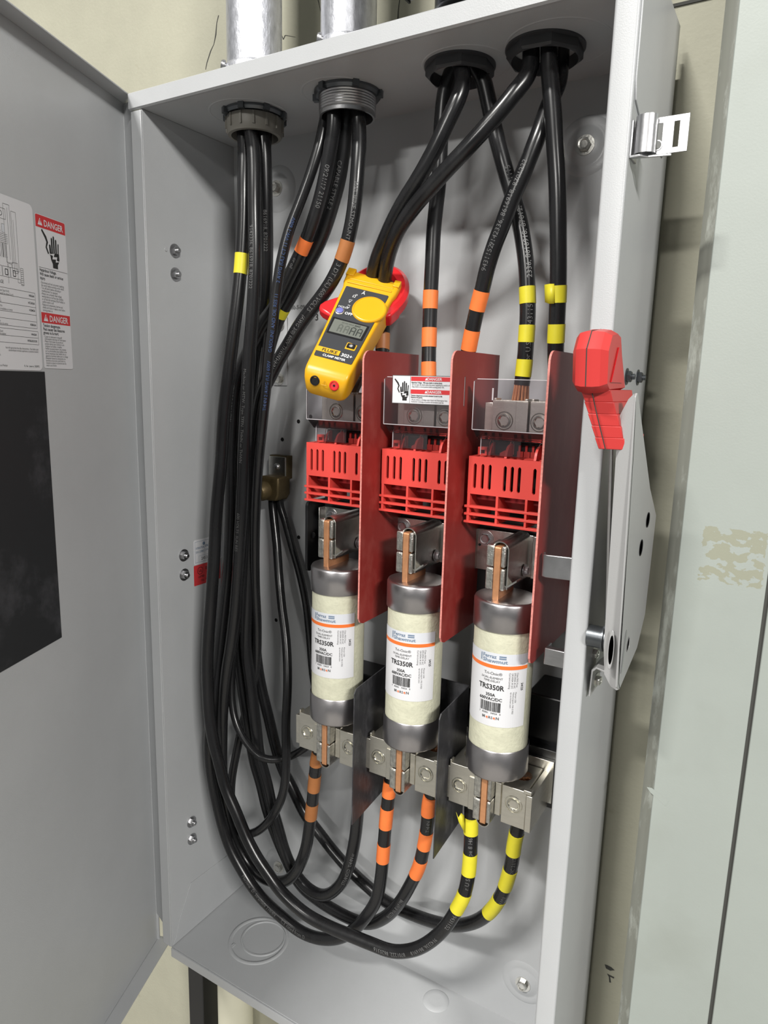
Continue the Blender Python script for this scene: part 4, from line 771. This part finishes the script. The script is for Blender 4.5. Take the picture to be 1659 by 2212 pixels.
cable('rightmost cable of the second conduit, with a brown tape and long white print',
 [hubtop(.2690, .072), (775, 262, .076), (776, 315, .073), (772, 375, .069), (765, 450, .067), (754, 510, .067), (744, 545, .068), (731, 580, .069), (711, 617, .070), (689, 648, .071), (666, 677, .072), (645, 706, .073), (623, 744, .074), (602, 778, .076), (585, 812, .078), (566, 850, .080), (556, 900, .081), (549, 960, .082), (545, 1030, .083), (542, 1100, .084), (538, 1200, .085), (534, 1300, .086), (532, 1400, .086), (541, 1474, .086), (551, 1555, .086), (561, 1637, .086), (569, 1665, .086), (577, 1695, .086), (586, 1737, .086), (595, 1769, .086), (603, 1797, .086), (613, 1833, .086), (626, 1866, .086), (644, 1896, .086), (665, 1919, .085), (690, 1933, .083), (711, 1931, .081), (736, 1910, .078), (750, 1882, .075), (761, 1843, .072), (768, 1804, .069), (772, 1764, .066), ('w', .3035, .057, .385), ('w', .3035, .056, .40), ('w', .3035, .056, .43)],
 tapes=((750, 520, 735, 562, 'brown'), (770, 1735, 774, 1712, 'brown')),
 prints=((762, 470, 'MACHINE STMOUNT CT', .0065, 'inkl', .0, 0), (707, 622, '3 DT (UL) 600 VOLTS', .0075, 'inkl', .1, 0), (634, 725, '(AWG 3/0) 600V THWN', .0065, 'inkl', .1, 0), (590, 802, 'THHN or THWN', .007, 'inkl', .1, 0), (757, 1870, 'STRANDED  THHN or', .0065, 'inkl', .0, 0)))
cable('thinner cable with blue print from the second conduit, looping up to the bronze lug',
 [hubtop(.2320, .075), (703, 250, .072), (691, 310, .066), (671, 375, .060), (647, 440, .055), (625, 497, .050), (608, 563, .046), (596, 639, .044), (589, 706, .043), (582, 763, .044), (577, 819, .046), (571, 879, .050), (565, 939, .058), (559, 998, .066), (553, 1098, .074), (551, 1193, .080), (552, 1270, .090), (556, 1360, .100), (552, 1450, .104), (530, 1540, .102), (512, 1620, .095), (500, 1690, .088), (500, 1740, .082), (512, 1785, .078), (530, 1800, .073), (548, 1799, .068), (570, 1785, .064), (592, 1758, .062), (607, 1726, .062), (615, 1696, .064), (618, 1640, .068), (618, 1555, .076), (621, 1494, .084), (621, 1433, .094), (617, 1372, .104), (609, 1311, .114), (603, 1250, .124), (598, 1180, .132), ('w', .0860, .142, .690), ('w', .0860, .142, .702)],
 r=.0064, prints=((613, 540, '2 AWG (UL) CT 11 VW-1 600V', .0058, 'inkblue', -.2, 1), (590, 700, 'GASOLINE AND OIL RES 11', .0058, 'inkblue', -.2, 1), (577, 830, 'THHN 2 AWG (UL) 600V', .0058, 'inkblue', -.2, 1)), group='grounding cables', name='grounding_cable')
cable('thin cable running from the bronze lug behind the left-hand fuse',
 [('w', .0960, .146, .702), ('w', .0970, .146, .688), (614, 1120, .146), (630, 1180, .146), (646, 1235, .145), (660, 1300, .142), (669, 1380, .135), (676, 1460, .125), (690, 1540, .115), (684, 1592, .105), (662, 1614, .098), (640, 1628, .092), (619, 1637, .088), (593, 1641, .078), (566.5, 1637, .068), (542, 1616, .066), (522, 1588, .066), (508, 1555, .068), (501, 1515, .072), (501, 1453, .080), (508, 1380, .088), (520, 1300, .094), (530, 1200, .098), (536, 1100, .098), (545, 1000, .096), (556, 880, .094), (565, 780, .102), (577, 660, .108), (580, 540, .104), (580, 440, .100), (576, 350, .096), hubtop(.120, .098)],
 r=.0054, group='grounding cables', name='grounding_cable')
# ---- line side cables at the right
SG = 'black line cables from the right conduits'
cable('left cable from the smaller octagonal nut, running down-left through the meter jaws',
 [hubtop(.400, .060), (1001, 169, .056), (988, 218, .050), (968, 260, .048), (949, 302, .047), (929, 341, .047), (903, 387, .048), (874, 432, .056), (849, 478, .066), (829, 522, .078), (812, 565, .090), (802, 610, .104), (793, 680, .114), (783, 760, .108), (772, 820, .096), ('w', .2605, .085, .858), ('w', .2605, .085, .835)], group=SG)
cable('long cable crossing from the large octagonal nut down-left through the meter jaws',
 [hubtop(.476, .064), (1144, 156, .060), (1118, 192, .052), (1085, 234, .046), (1046, 279, .042), (1007, 322, .040), (968, 363, .040), (932, 403, .042), (900, 440, .049), (871, 481, .058), (851, 519, .071), (838, 560, .086), (831, 605, .101), (828, 660, .112), (827, 735, .110), (824, 790, .100), ('w', .3010, .086, .870), ('w', .3010, .085, .835)], tapes=((828, 718, 826, 754, 'brown'),), group=SG)
cable('straight cable with three orange tapes dropping behind the small danger label',
 [hubtop(.388, .078), (962, 192, .080), (955, 250, .082), (951, 315, .084), (949, 380, .086), (944, 429, .088), (937, 494, .090), (934, 559, .090), (931, 620, .090), (928, 700, .090), (926, 790, .088), ('w', .3690, .085, .858), ('w', .3690, .085, .835)],
 tapes=((931, 630, 929, 670, 'orange'), (928, 709, 927, 748, 'orange'), (926, 784, 925, 822, 'orange')), group=SG)
cable('slanting cable with two orange tapes ending behind the middle red barrier',
 [hubtop(.498, .088), (1206, 180, .084), (1190, 215, .078), (1177, 250, .072), (1164, 289, .066), (1147, 332, .063), (1128, 380, .061), (1105, 432, .060), (1086, 484, .060), (1069, 527, .061), (1053, 576, .063), (1043, 620, .066), (1030, 670, .070), (1017, 730, .075), (1006, 790, .080), ('w', .4095, .085, .865), ('w', .4095, .085, .835)],
 tapes=((1041, 627, 1031, 667, 'orange'), (1021, 710, 1012, 752, 'orange')), prints=((1100, 445, '9142336, 8616918, 8701222', .0072, 'inkg', .5, 1), (1060, 560, '9431152,', .0075, 'inkg', .5, 1)), group=SG)
cable('cable with white numbers, three yellow tapes and bare copper strands at its end',
 [hubtop(.4085, .078), (1043, 169, .080), (1054, 214, .081), (1069, 283, .082), (1082, 332, .083), (1095, 380, .084), (1108, 423, .084), (1121, 472, .084), (1131, 527, .084), (1137, 576, .084), (1139, 620, .084), (1140, 675, .084), (1137, 730, .084), (1133, 785, .085), (1127, 832, .085)],
 tapes=((1139, 617, 1140, 658, 'yellow'), (1139, 700, 1136, 738, 'yellow'), (1134, 777, 1130, 818, 'yellow')),
 prints=((1100, 400, '80431115', .0080, 'inkl', -.1, 1), (1131, 527, '2336, 8616918, 87012,', .0078, 'inkw', -.1, 1), (1140, 680, '943115', .0080, 'inkl', -.1, 1), (1134, 757, 'or U.S.', .0075, 'inkl', -.1, 1)), strands=(.4795, .085, .852), group=SG)
cable('rightmost straight cable with two yellow tapes ending behind the right-hand red barrier',
 [hubtop(.494, .064), (1187, 153, .062), (1191, 201, .060), (1195, 250, .059), (1199, 315, .058), (1203, 380, .058), (1205, 445, .059), (1206, 527, .061), (1206, 608, .064), (1203, 690, .068), (1200, 760, .072), ('w', .5180, .085, .875), ('w', .5180, .085, .835)],
 tapes=((1206, 613, 1205, 656, 'yellow'), (1203, 699, 1202, 741, 'yellow')), group=SG)
# loose tape ends
def flag(name, pts, m, label):
    b = MB(); n = len(pts)//2; b.add(pts, [(2*i, 2*i+1, 2*i+3, 2*i+2) for i in range(n-1)], m); o = mk(name, b, None, pts[0]); s_ = o.modifiers.new('thick', 'SOLIDIFY'); s_.thickness = .0004; tag(o, label, 'tape'); return o
flag('tape_flap', [at(1003, 1762, .046), at(1004, 1800, .046), at(996, 1756, .043), at(996, 1785, .043), at(990, 1766, .041), at(991, 1776, .041), at(985, 1753, .040), at(986, 1758, .040)], 'yellow', 'torn yellow tape end sticking out left of the cable under the right-hand fuse')
flag('tape_flap', [at(1197, 613, .0555), at(1197, 656, .0555), at(1187, 613, .0560), at(1186, 656, .0560), at(1176, 615, .0585), at(1177, 653, .0585)], 'yellow', 'loose yellow tape end on the rightmost straight cable')
# ================================================================= CLAMP METER
def make_meter():
    Rm = Matrix.Rotation(.4935, 3, 'Z') @ Matrix.Rotation(-.6987, 3, 'X') @ Matrix.Rotation(.2904, 3, 'Y')
    T = Matrix.Translation((.2895, .0031, .8943)) @ Rm.to_4x4()
    t = thing('clamp_meter', 'yellow and charcoal clamp meter hanging with red jaws round two cables', 'meter', tuple(T @ Vector((0, .015, -.04))))
    b = MB(); sec = [(-.0298, .0165, .022, .029, .003), (-.0294, .0205, .0175, .030, .005), (-.0272, .0235, .0112, .0305, .005), (-.0236, .0252, .0055, .0305, .005), (-.0190, .0260, .0014, .0305, .004), (-.013, .0264, .0, .0305, .004), (.03, .0276, .0, .0305, .004), (.08, .0300, .0, .0305, .004), (.110, .0318, .0, .0295, .004), (.1175, .0338, -.0012, .029, .004), (.129, .0345, -.0015, .028, .004), (.1365, .0340, .001, .026, .004), (.138, .0320, .004, .024, .003)]
    R = []
    for z, hw, y0, y1, r in sec: R.append([(x, y, z+(.0035 if z > .09 and x < 0 else 0)*(-x/.035)) for x, y in rrect(-hw, y0, hw, y1, r, 4)])
    b.rings(R, 'yplast', T); mk('body', b, t, ang=35)
    # raised ribs over the jaw root
    b = MB()
    for z in (.1175, .1235): b.box(-.028, .028, -.0022, -.0008, z, z+.0025, 'yplast', T)
    b.box(-.0340, -.024, -.003, .010, .129, .1405, 'yplast', T); b.box(.026, .0340, -.003, .010, .127, .1375, 'yplast', T); mk('jaw_guard', b, t, bev=.001)
    b = MB(); P = [(-.0215, 0), (.0215, 0), (.0225, .001), (.0268, .1113), (.0258, .1123), (-.0258, .1123), (-.0268, .1113), (-.0225, .001)]
    b.prism(P, 'y', -.0009, .001, 'panel', T); mk('face_panel', b, t, bev=.0003)
    b = MB(); b.lathe([(.0205, -.0005), (.0203, .0018), (.0193, .0030), (.0182, .0034), (.0178, .0028), (.002, .0028)], T @ Vector((.0128, 0, .0836)), Rm @ Vector((0, -1, 0)), 'yplast', 48); mk('rotary_dial', b, t, ang=30)
    X, Z, N = Rm @ Vector((1, 0, 0)), Rm @ Vector((0, 0, 1)), Rm @ Vector((0, -1, 0)); f = (T @ Vector((0, -.0009, 0)), X, Z, N)
    b = MB()
    for s_, u, v, sz in (('\u00c3', -.0050, .1045, .0066), ('\u03a9', -.0135, .0965, .0054), (')))', -.0110, .1005, .003), ('V', -.0150, .0868, .0054), ('V', -.0135, .0772, .0054)): b.text(s_, u, v, sz, f, 'white', 'l')
    b.frect(-.0152, .0915, -.0110, .0919, f, 'white', .0004); b.text('~', -.0137, .0812, .006, f, 'white')
    b.text('OFF', -.0125, .0683, .0056, f, 'white', bold=True); b.text('HOLD', -.0235, .0770, .0038, f, 'white', sx=1.1)
    b.text('CLAMP METER', -.0130, .0018, .0042, f, 'white', bold=True); b.text('302+', .0066, .0075, .0064, f, 'white', bold=True); mk('printed_symbols', b, t, smooth=False)
    b = MB(); b.frect(-.0232, .0070, .0045, .0140, f, 'yband', .0004); b.text('FLUKE', -.0165, .0083, .0060, f, 'ink', 'l', .0006, True, sx=1.08); mk('brand_band', b, t, smooth=False)['label'] = 'yellow band with black lettering'
    b = MB(); b.prism([(-.0215, .0355), (.0205, .0355), (.0215, .0365), (.0220, .0590), (-.0225, .0605), (-.0230, .0595)], 'y', -.0013, -.0007, 'black', T); b.prism([(-.0195, .0378), (.0188, .0378), (.0197, .0572), (-.0200, .0578)], 'y', -.0016, -.001, 'lcd', T)
    f2 = (T @ Vector((0, -.0016, 0)), X, Z, N)
    def seg7(u, v, w, h, on, m):
        k = .0012; S = {'t': (u+k, v+h-k, u+w-k, v+h), 'm': (u+k, v+h/2-k/2, u+w-k, v+h/2+k/2), 'b': (u+k, v, u+w-k, v+k), 'tl': (u, v+h/2, u+k, v+h-k), 'bl': (u, v+k*.5, u+k, v+h/2), 'tr': (u+w-k, v+h/2, u+w, v+h-k), 'br': (u+w-k, v+k*.5, u+w, v+h/2)}
        for s_ in on: b.frect(*S[s_], f2, m, .0003)
    seg7(-.0115, .0400, .0052, .0118, ('t', 'm', 'tl', 'bl', 'tr', 'br'), 'lcdghost'); seg7(-.0038, .0400, .0055, .0118, ('t', 'm', 'tl', 'bl', 'tr', 'br'), 'lcdghost')
    seg7(.0036, .0395, .0062, .0122, ('t', 'm', 'tl', 'bl', 'tr', 'br'), 'lcdseg'); seg7(.0115, .0395, .0062, .0122, ('t', 'm', 'tl', 'bl', 'tr', 'br'), 'lcdseg')
    b.text('AAC', .0060, .0533, .0034, f2, 'lcdseg', bold=True); b.text('SET:OK HOLD', -.0100, .0537, .0024, f2, 'lcdghost'); mk('display', b, t, smooth=False)['label'] = 'grey liquid crystal display with faint digits'
    c = T @ Vector((-.0190, -.0007, .0710)); b = MB(); b.lathe([(.0054, 0), (.0054, .0010), (.0046, .0014), (.0044, .0008)], c, N, 'silver', 28, cap0=False); b.lathe([(.0042, .0002), (.0042, .0022), (.0030, .0028)], c, N, 'bluebut', 28); mk('hold_button', b, t)['label'] = 'round blue button with a pale ring'
    b = MB(); b.prism([(.0070, .0190), (.0182, .0190), (.0190, .0200), (.0190, .0275), (.0080, .0290), (.0070, .0280)], 'y', -.0014, -.0007, 'yband', T); b.prism(rrect(.0083, .0207, .0177, .0273, .001), 'y', -.0024, -.0007, 'black', T)
    for i in range(8):
        a = PI*i/4; p, q = Vector((.0130+.0012*math.cos(a), -.0026, .0240+.0012*math.sin(a))), Vector((.0130+.0023*math.cos(a), -.0026, .0240+.0023*math.sin(a))); b.cyl(.0002, T @ p, T @ q, 'white', 5)
    b.lathe([(.0009, 0), (.0008, .0002)], T @ Vector((.0130, -.0024, .0240)), N, 'white', 12); mk('backlight_key', b, t)
    # test lead sockets on the sloped end
    for x, m_ in ((-.0125, 'black'), (.0125, 'rjaw')):
        c = T @ Vector((x*.92, .0092, -.0262)); ax = (Rm @ Vector((0, -.66, -.75)))
        b = MB(); b.lathe([(.0056, -.003), (.0056, .0004), (.0050, .0010), (.0042, .0010), (.0038, -.0004), (.002, -.0004)], c, ax, m_, 28); b.lathe([(.0040, .0002), (.0040, .0003)], c, ax, 'void' if m_ == 'black' else 'lred', 16); b.lathe([(.0013, .0004), (.0013, .0005)], c, ax, 'void', 12); mk('test_lead_socket', b, t)['label'] = 'black socket' if m_ == 'black' else 'red socket'
    c = T @ Vector((0, .0092, -.0265)); e = Rm @ Vector((0, -.75, .66)); ax = Rm @ Vector((0, -.66, -.75)); b = MB(); P = [c+X*-.003-e*.002+ax*.0008, c+X*.003-e*.002+ax*.0008, c+e*.003+ax*.0008]; 
    for p, q in zip(P, P[1:]+P[:1]): b.cyl(.0002, p, q, 'yband', 5)
    mk('moulded_triangle', b, t)
    # red jaws: two arcs meeting at the top
    def arc(a0, a1, nm, ro=.0375, ri=.0215, cx=.0062, cz=.1270):
        b = MB(); R = []; n = 22
        for i in range(n+1):
            a = a0+(a1-a0)*i/n; ca_, sa = math.cos(a), math.sin(a); R.append([(cx+r_*ca_, y, cz+r_*sa*1.22) for r_, y in ((ri, .010), (ri+.003, .0055), (ro-.005, .0055), (ro, .010), (ro, .022), (ro-.004, .027), (ri+.003, .027), (ri, .022))])
        b.rings(R, 'rjaw', T); return mk(nm, b, t, ang=30)
    arc(math.radians(95), math.radians(205), 'left_jaw'); arc(math.radians(94), math.radians(-48), 'right_jaw', .0380)
    b = MB(); b.prism([(-.0280, .1100), (-.0380, .1010), (-.0475, .0920), (-.0510, .0850), (-.0500, .0790), (-.0450, .0755), (-.0280, .0700)], 'y', .010, .024, 'rjaw', T); mk('jaw_lever', b, t, bev=.003)
    b = MB(); b.prism([(.0330, .1270), (.0405, .1210), (.0410, .1060), (.0360, .0920), (.0290, .0890), (.0290, .127)], 'y', .009, .026, 'rjaw', T); mk('jaw_root', b, t, bev=.002)
make_meter()
# ================================================================= OPERATING HANDLE AND LATCH ON THE RIGHT WALL
def make_handle():
    t = thing('operating_handle', 'grey steel switch operating handle with a red ribbed grip on the right wall', 'handle', (XR, .04, .60))
    P = [(-.0500, .8660), (-.0470, .8690), (-.0430, .8690), (.055, .779), (.105, .745), (.098, .640), (.070, .612), (-.002, .5945), (-.016, .602), (-.020, .64)]
    b = MB(); b.prism(P, 'x', .6245, .6262, 'lpaint'); mk('side_plate', b, t, bev=.0006)
    S = [(.6115, .845, -.044), (.6118, .82, -.038), (.6120, .75, -.030), (.6122, .68, -.024), (.6122, .640, -.020), (.6140, .612, -.016), (.6195, .5990, -.010), (.6240, .5940, -.004), (.6262, .5950, -.002), (.6262, .6040, -.010), (.6262, .64, -.020), (.6262, .75, -.030), (.6262, .82, -.040), (.6262, .862, -.0500), (.6245, .8685, -.0505), (.6205, .864, -.0500), (.6160, .855, -.047)]
    b = MB(); n = len(S); vs = [(x, y, z) for x, z, y in S]+[(x, y+.0017, z) for x, z, y in S]
    b.add(vs, [tuple(range(n)), tuple(range(2*n-1, n-1, -1))]+[(i, (i+1) % n, n+(i+1) % n, n+i) for i in range(n)], 'lpaint'); mk('front_flange', b, t)
    for (y, z, ry, rz) in ((.058, .7475, .008, .0075), (.036, .7240, .0075, .008), (.018, .6330, .006, .0075)):
        b = MB(); R = [[(.6264+h, y+ry*math.cos(2*PI*i/24)*k, z+rz*math.sin(2*PI*i/24)*k) for i in range(24)] for h, k in ((0, 1), (.0003, 1), (.0003, .93), (-.0002, .9))]; b.rings(R, 'void' if z > .7 else 'lpaint', None, False, True); mk('punched_hole', b, t)
    b = MB(); b.prism([(-.006, .612), (-.002, .612), (.004, .645), (.003, .652), (-.001, .650)], 'x', .6262, .6268, 'zinc'); mk('slot_edge', b, t)
    b = MB(); c = (.6190, .6215); R = [[(c[0]+.0024*k*math.cos(2*PI*i/20), -.0212+h, .6385+.0165*k*math.sin(2*PI*i/20)) for i in range(20)] for h, k in ((0, 1.15), (-.0005, 1.1), (-.0005, .95), (.0, .85))]; b.rings(R, 'lpaint', None, False, False); b.rings([[(c[0]+.0021*math.cos(2*PI*i/20), -.0208, .6385+.0142*math.sin(2*PI*i/20)) for i in range(20)]]*2, 'void', None, True, True); mk('oval_slot', b, t)
    # lever arm from grip to pivot
    b = MB(); b.prism([(-.030, .825), (-.014, .825), (.030, .66), (.012, .655)], 'x', .604, .607, 'zinc'); mk('lever_arm', b, t, bev=.0006)
    # grip
    g = MB(); x0, x1 = .5800, .6085
    H_ = [(-.085, .9020), (-.076, .9160), (-.056, .9190), (-.042, .9165), (-.031, .9000), (-.018, .885), (-.006, .870), (-.070, .8680), (-.080, .8730)]
    R = []
    for x, k in ((x0, .80), (x0+.004, .95), (x0+.009, 1), (x0+.0180, 1), (x1-.005, .97), (x1, .86)):
        cy, cz = -.040, .893; R.append([(x, cy+(y-cy)*k, cz+(z-cz)*k) for y, z in H_])
    g.rings(R, 'grip'); gp = mk('grip_head', g, t, ang=30)
    b = MB(); b.prism([(-.066, .877), (-.050, .905), (-.040, .899), (-.026, .877)], 'x', x1+.0002, x1+.0012, 'rjaw'); mk('triangular_recess', b, gp)
    n = 5
    for i in range(n):
        f0 = i/n; f1 = (i+1)/n; za, zb_ = .871-f0*.049, .871-f1*.049; xa = .5865+f0*.0135; k = .0010*(1-i*.1)
        g = MB(); vs = [(xa-.0006, -.068+f0*.018, za), (xa+.0215, -.060+f0*.018, za), (xa+.0235, .012+f0*.020, za), (xa+.004, .012+f0*.020, za), (xa-.0006+.0032, -.068+f1*.018, zb_), (xa+.0215+.0020, -.060+f1*.018, zb_), (xa+.0250, .012+f1*.006, zb_), (xa+.006, .012+f1*.006, zb_)]
        g.add(vs, [(0, 1, 2, 3), (4, 7, 6, 5), (0, 4, 5, 1), (1, 5, 6, 2), (2, 6, 7, 3), (3, 7, 4, 0)], 'grip'); mk('grip_rib', g, t, bev=.0006)
    b = MB(); PL = [(.5940, -.0500, .9192), (.5935, -.0757, .9163), (.5930, -.0849, .9022), (.5930, -.0800, .8735), (.5950, -.0680, .8700), (.5995, -.0620, .850), (.6060, -.0520, .8225)]
    for p, q in zip(PL[:-1], PL[1:]): b.cyl(.0005, p, q, 'seam', 6)
    mk('parting_line', b, t)
    b = MB(); b.lathe([(.0105, 0), (.0105, .0135), (.0128, .0140), (.0128, .0155), (.0105, .016), (.0100, .032)], (XR, .002, .640), (1, 0, 0), 'darksteel', 32); mk('pivot_shaft', b, t)
    # bottom bracket
    b = MB(); b.prism([(.5950, .5740), (.5965, .5735), (.5975, .6000), (.6005, .6035), (.6240, .5985), (.6245, .6000), (.6000, .6055), (.5958, .6015)], 'y', .012, .045, 'lpaint'); mk('stop_bracket', b, t, bev=.0004)
    hexbolt('bracket_screw', (.5975, .030, .585), (1, -.2, 0), .0050, 'steel', t); hexbolt('bracket_screw', (XR, .030, .612), (1, -.2, 0), .0050, 'steel', t)
    # reinforcing plate on the wall behind the handle
make_handle()
def make_latch():
    t = thing('draw_latch', 'bright zinc latch keeper with two slots on the upper right wall', 'latch', (XR, .02, 1.06))
    y = .010
    b = MB(); z0, z1 = 1.0650, 1.0935; x0, x1 = .5945, .6360
    def slot_plate(xs, zs, holes):
        for i in range(len(xs)-1):
            for j in range(len(zs)-1):
                if (i, j) not in holes: b.box(xs[i], xs[i+1], y, y+.0015, zs[j], zs[j+1], 'zinc')
    slot_plate((x0, .6120, .6160, .6245, .6290, x1), (z0, z0+.004, z1-.0045, z1), {(1, 1), (3, 1)})
    mk('slotted_plate', b, t, smooth=False)
    b = MB(); P = []
    for i in range(15):
        a = math.radians(200-i*14.5); P.append((.6035+.0088*math.cos(a), y-.0035-.0075*math.sin(a)))
    Q = [(.6035+(p[0]-.6035)*.86, y-.0035+(p[1]-y+.0035)*.86) for p in P]; poly = P+Q[::-1]; m_ = len(poly); k = len(P)
    vs = [(p[0], p[1], z) for z in (1.0655, 1.0950) for p in poly]; fs = [(i, (i+1) % m_, m_+(i+1) % m_, m_+i) for i in range(m_)]
    for o_ in (0, m_):
        for i in range(k-1): fs.append((o_+i, o_+i+1, o_+m_-2-i, o_+m_-1-i))
    b.add(vs, fs, 'zinc'); mk('rolled_tongue', b, t)
    b = MB(); b.box(XR, XR+.0015, .001, .022, 1.063, 1.092, 'zinc'); b.prism([(XR, .001), (.601, .000), (.607, .006), (.6245, .009), (.6245, .0105), (.606, .008), (XR, .004)], 'z', 1.0625, 1.0645, 'zinc'); mk('foot', b, t, bev=.0004)
    b = MB(); b.lathe([(.0042, 0), (.0042, .0007), (.0034, .0007), (.0034, 0)], (.6125, y, 1.0720), (0, -1, 0), 'zinc', 20, cap0=False, cap1=False); mk('spring_eye', b, t)
make_latch()
for y, z in ((.066, .8835), (.118, .8835)):
    o = hexbolt('wall_bolt', (XR, y, z), (1, 0, 0), .0055, 'darksteel', ENC, stud=True)
def make_tab(lab, pts, z0, z1, y):
    t = MB(); P = [(x, yy) for x, yy in pts]; t.prism(P, 'z', z0, z1, 'zinc'); return tag(mk('interlock_tab', t, None, (pts[0][0], pts[0][1], z0), bev=.0008), lab, 'bracket', 'interlock tabs')
make_tab('curved zinc tab poking out behind the right flange, level with the upper fuse clips', [(.5390, .016), (.5410, .007), (.5460, .005), (.5900, .012), (.5900, .0145), (.5465, .0075), (.5425, .0095), (.5410, .016)], .6880, .7110, .01)
make_tab('square zinc tab poking out behind the right flange, beside the foot of the right barrier', [(.5480, .012), (.5900, .012), (.5900, .020), (.5500, .020), (.5500, .030), (.5480, .030)], .5960, .6135, .01)
for o in bpy.data.objects:
    if '_o' in o.keys(): del o['_o']
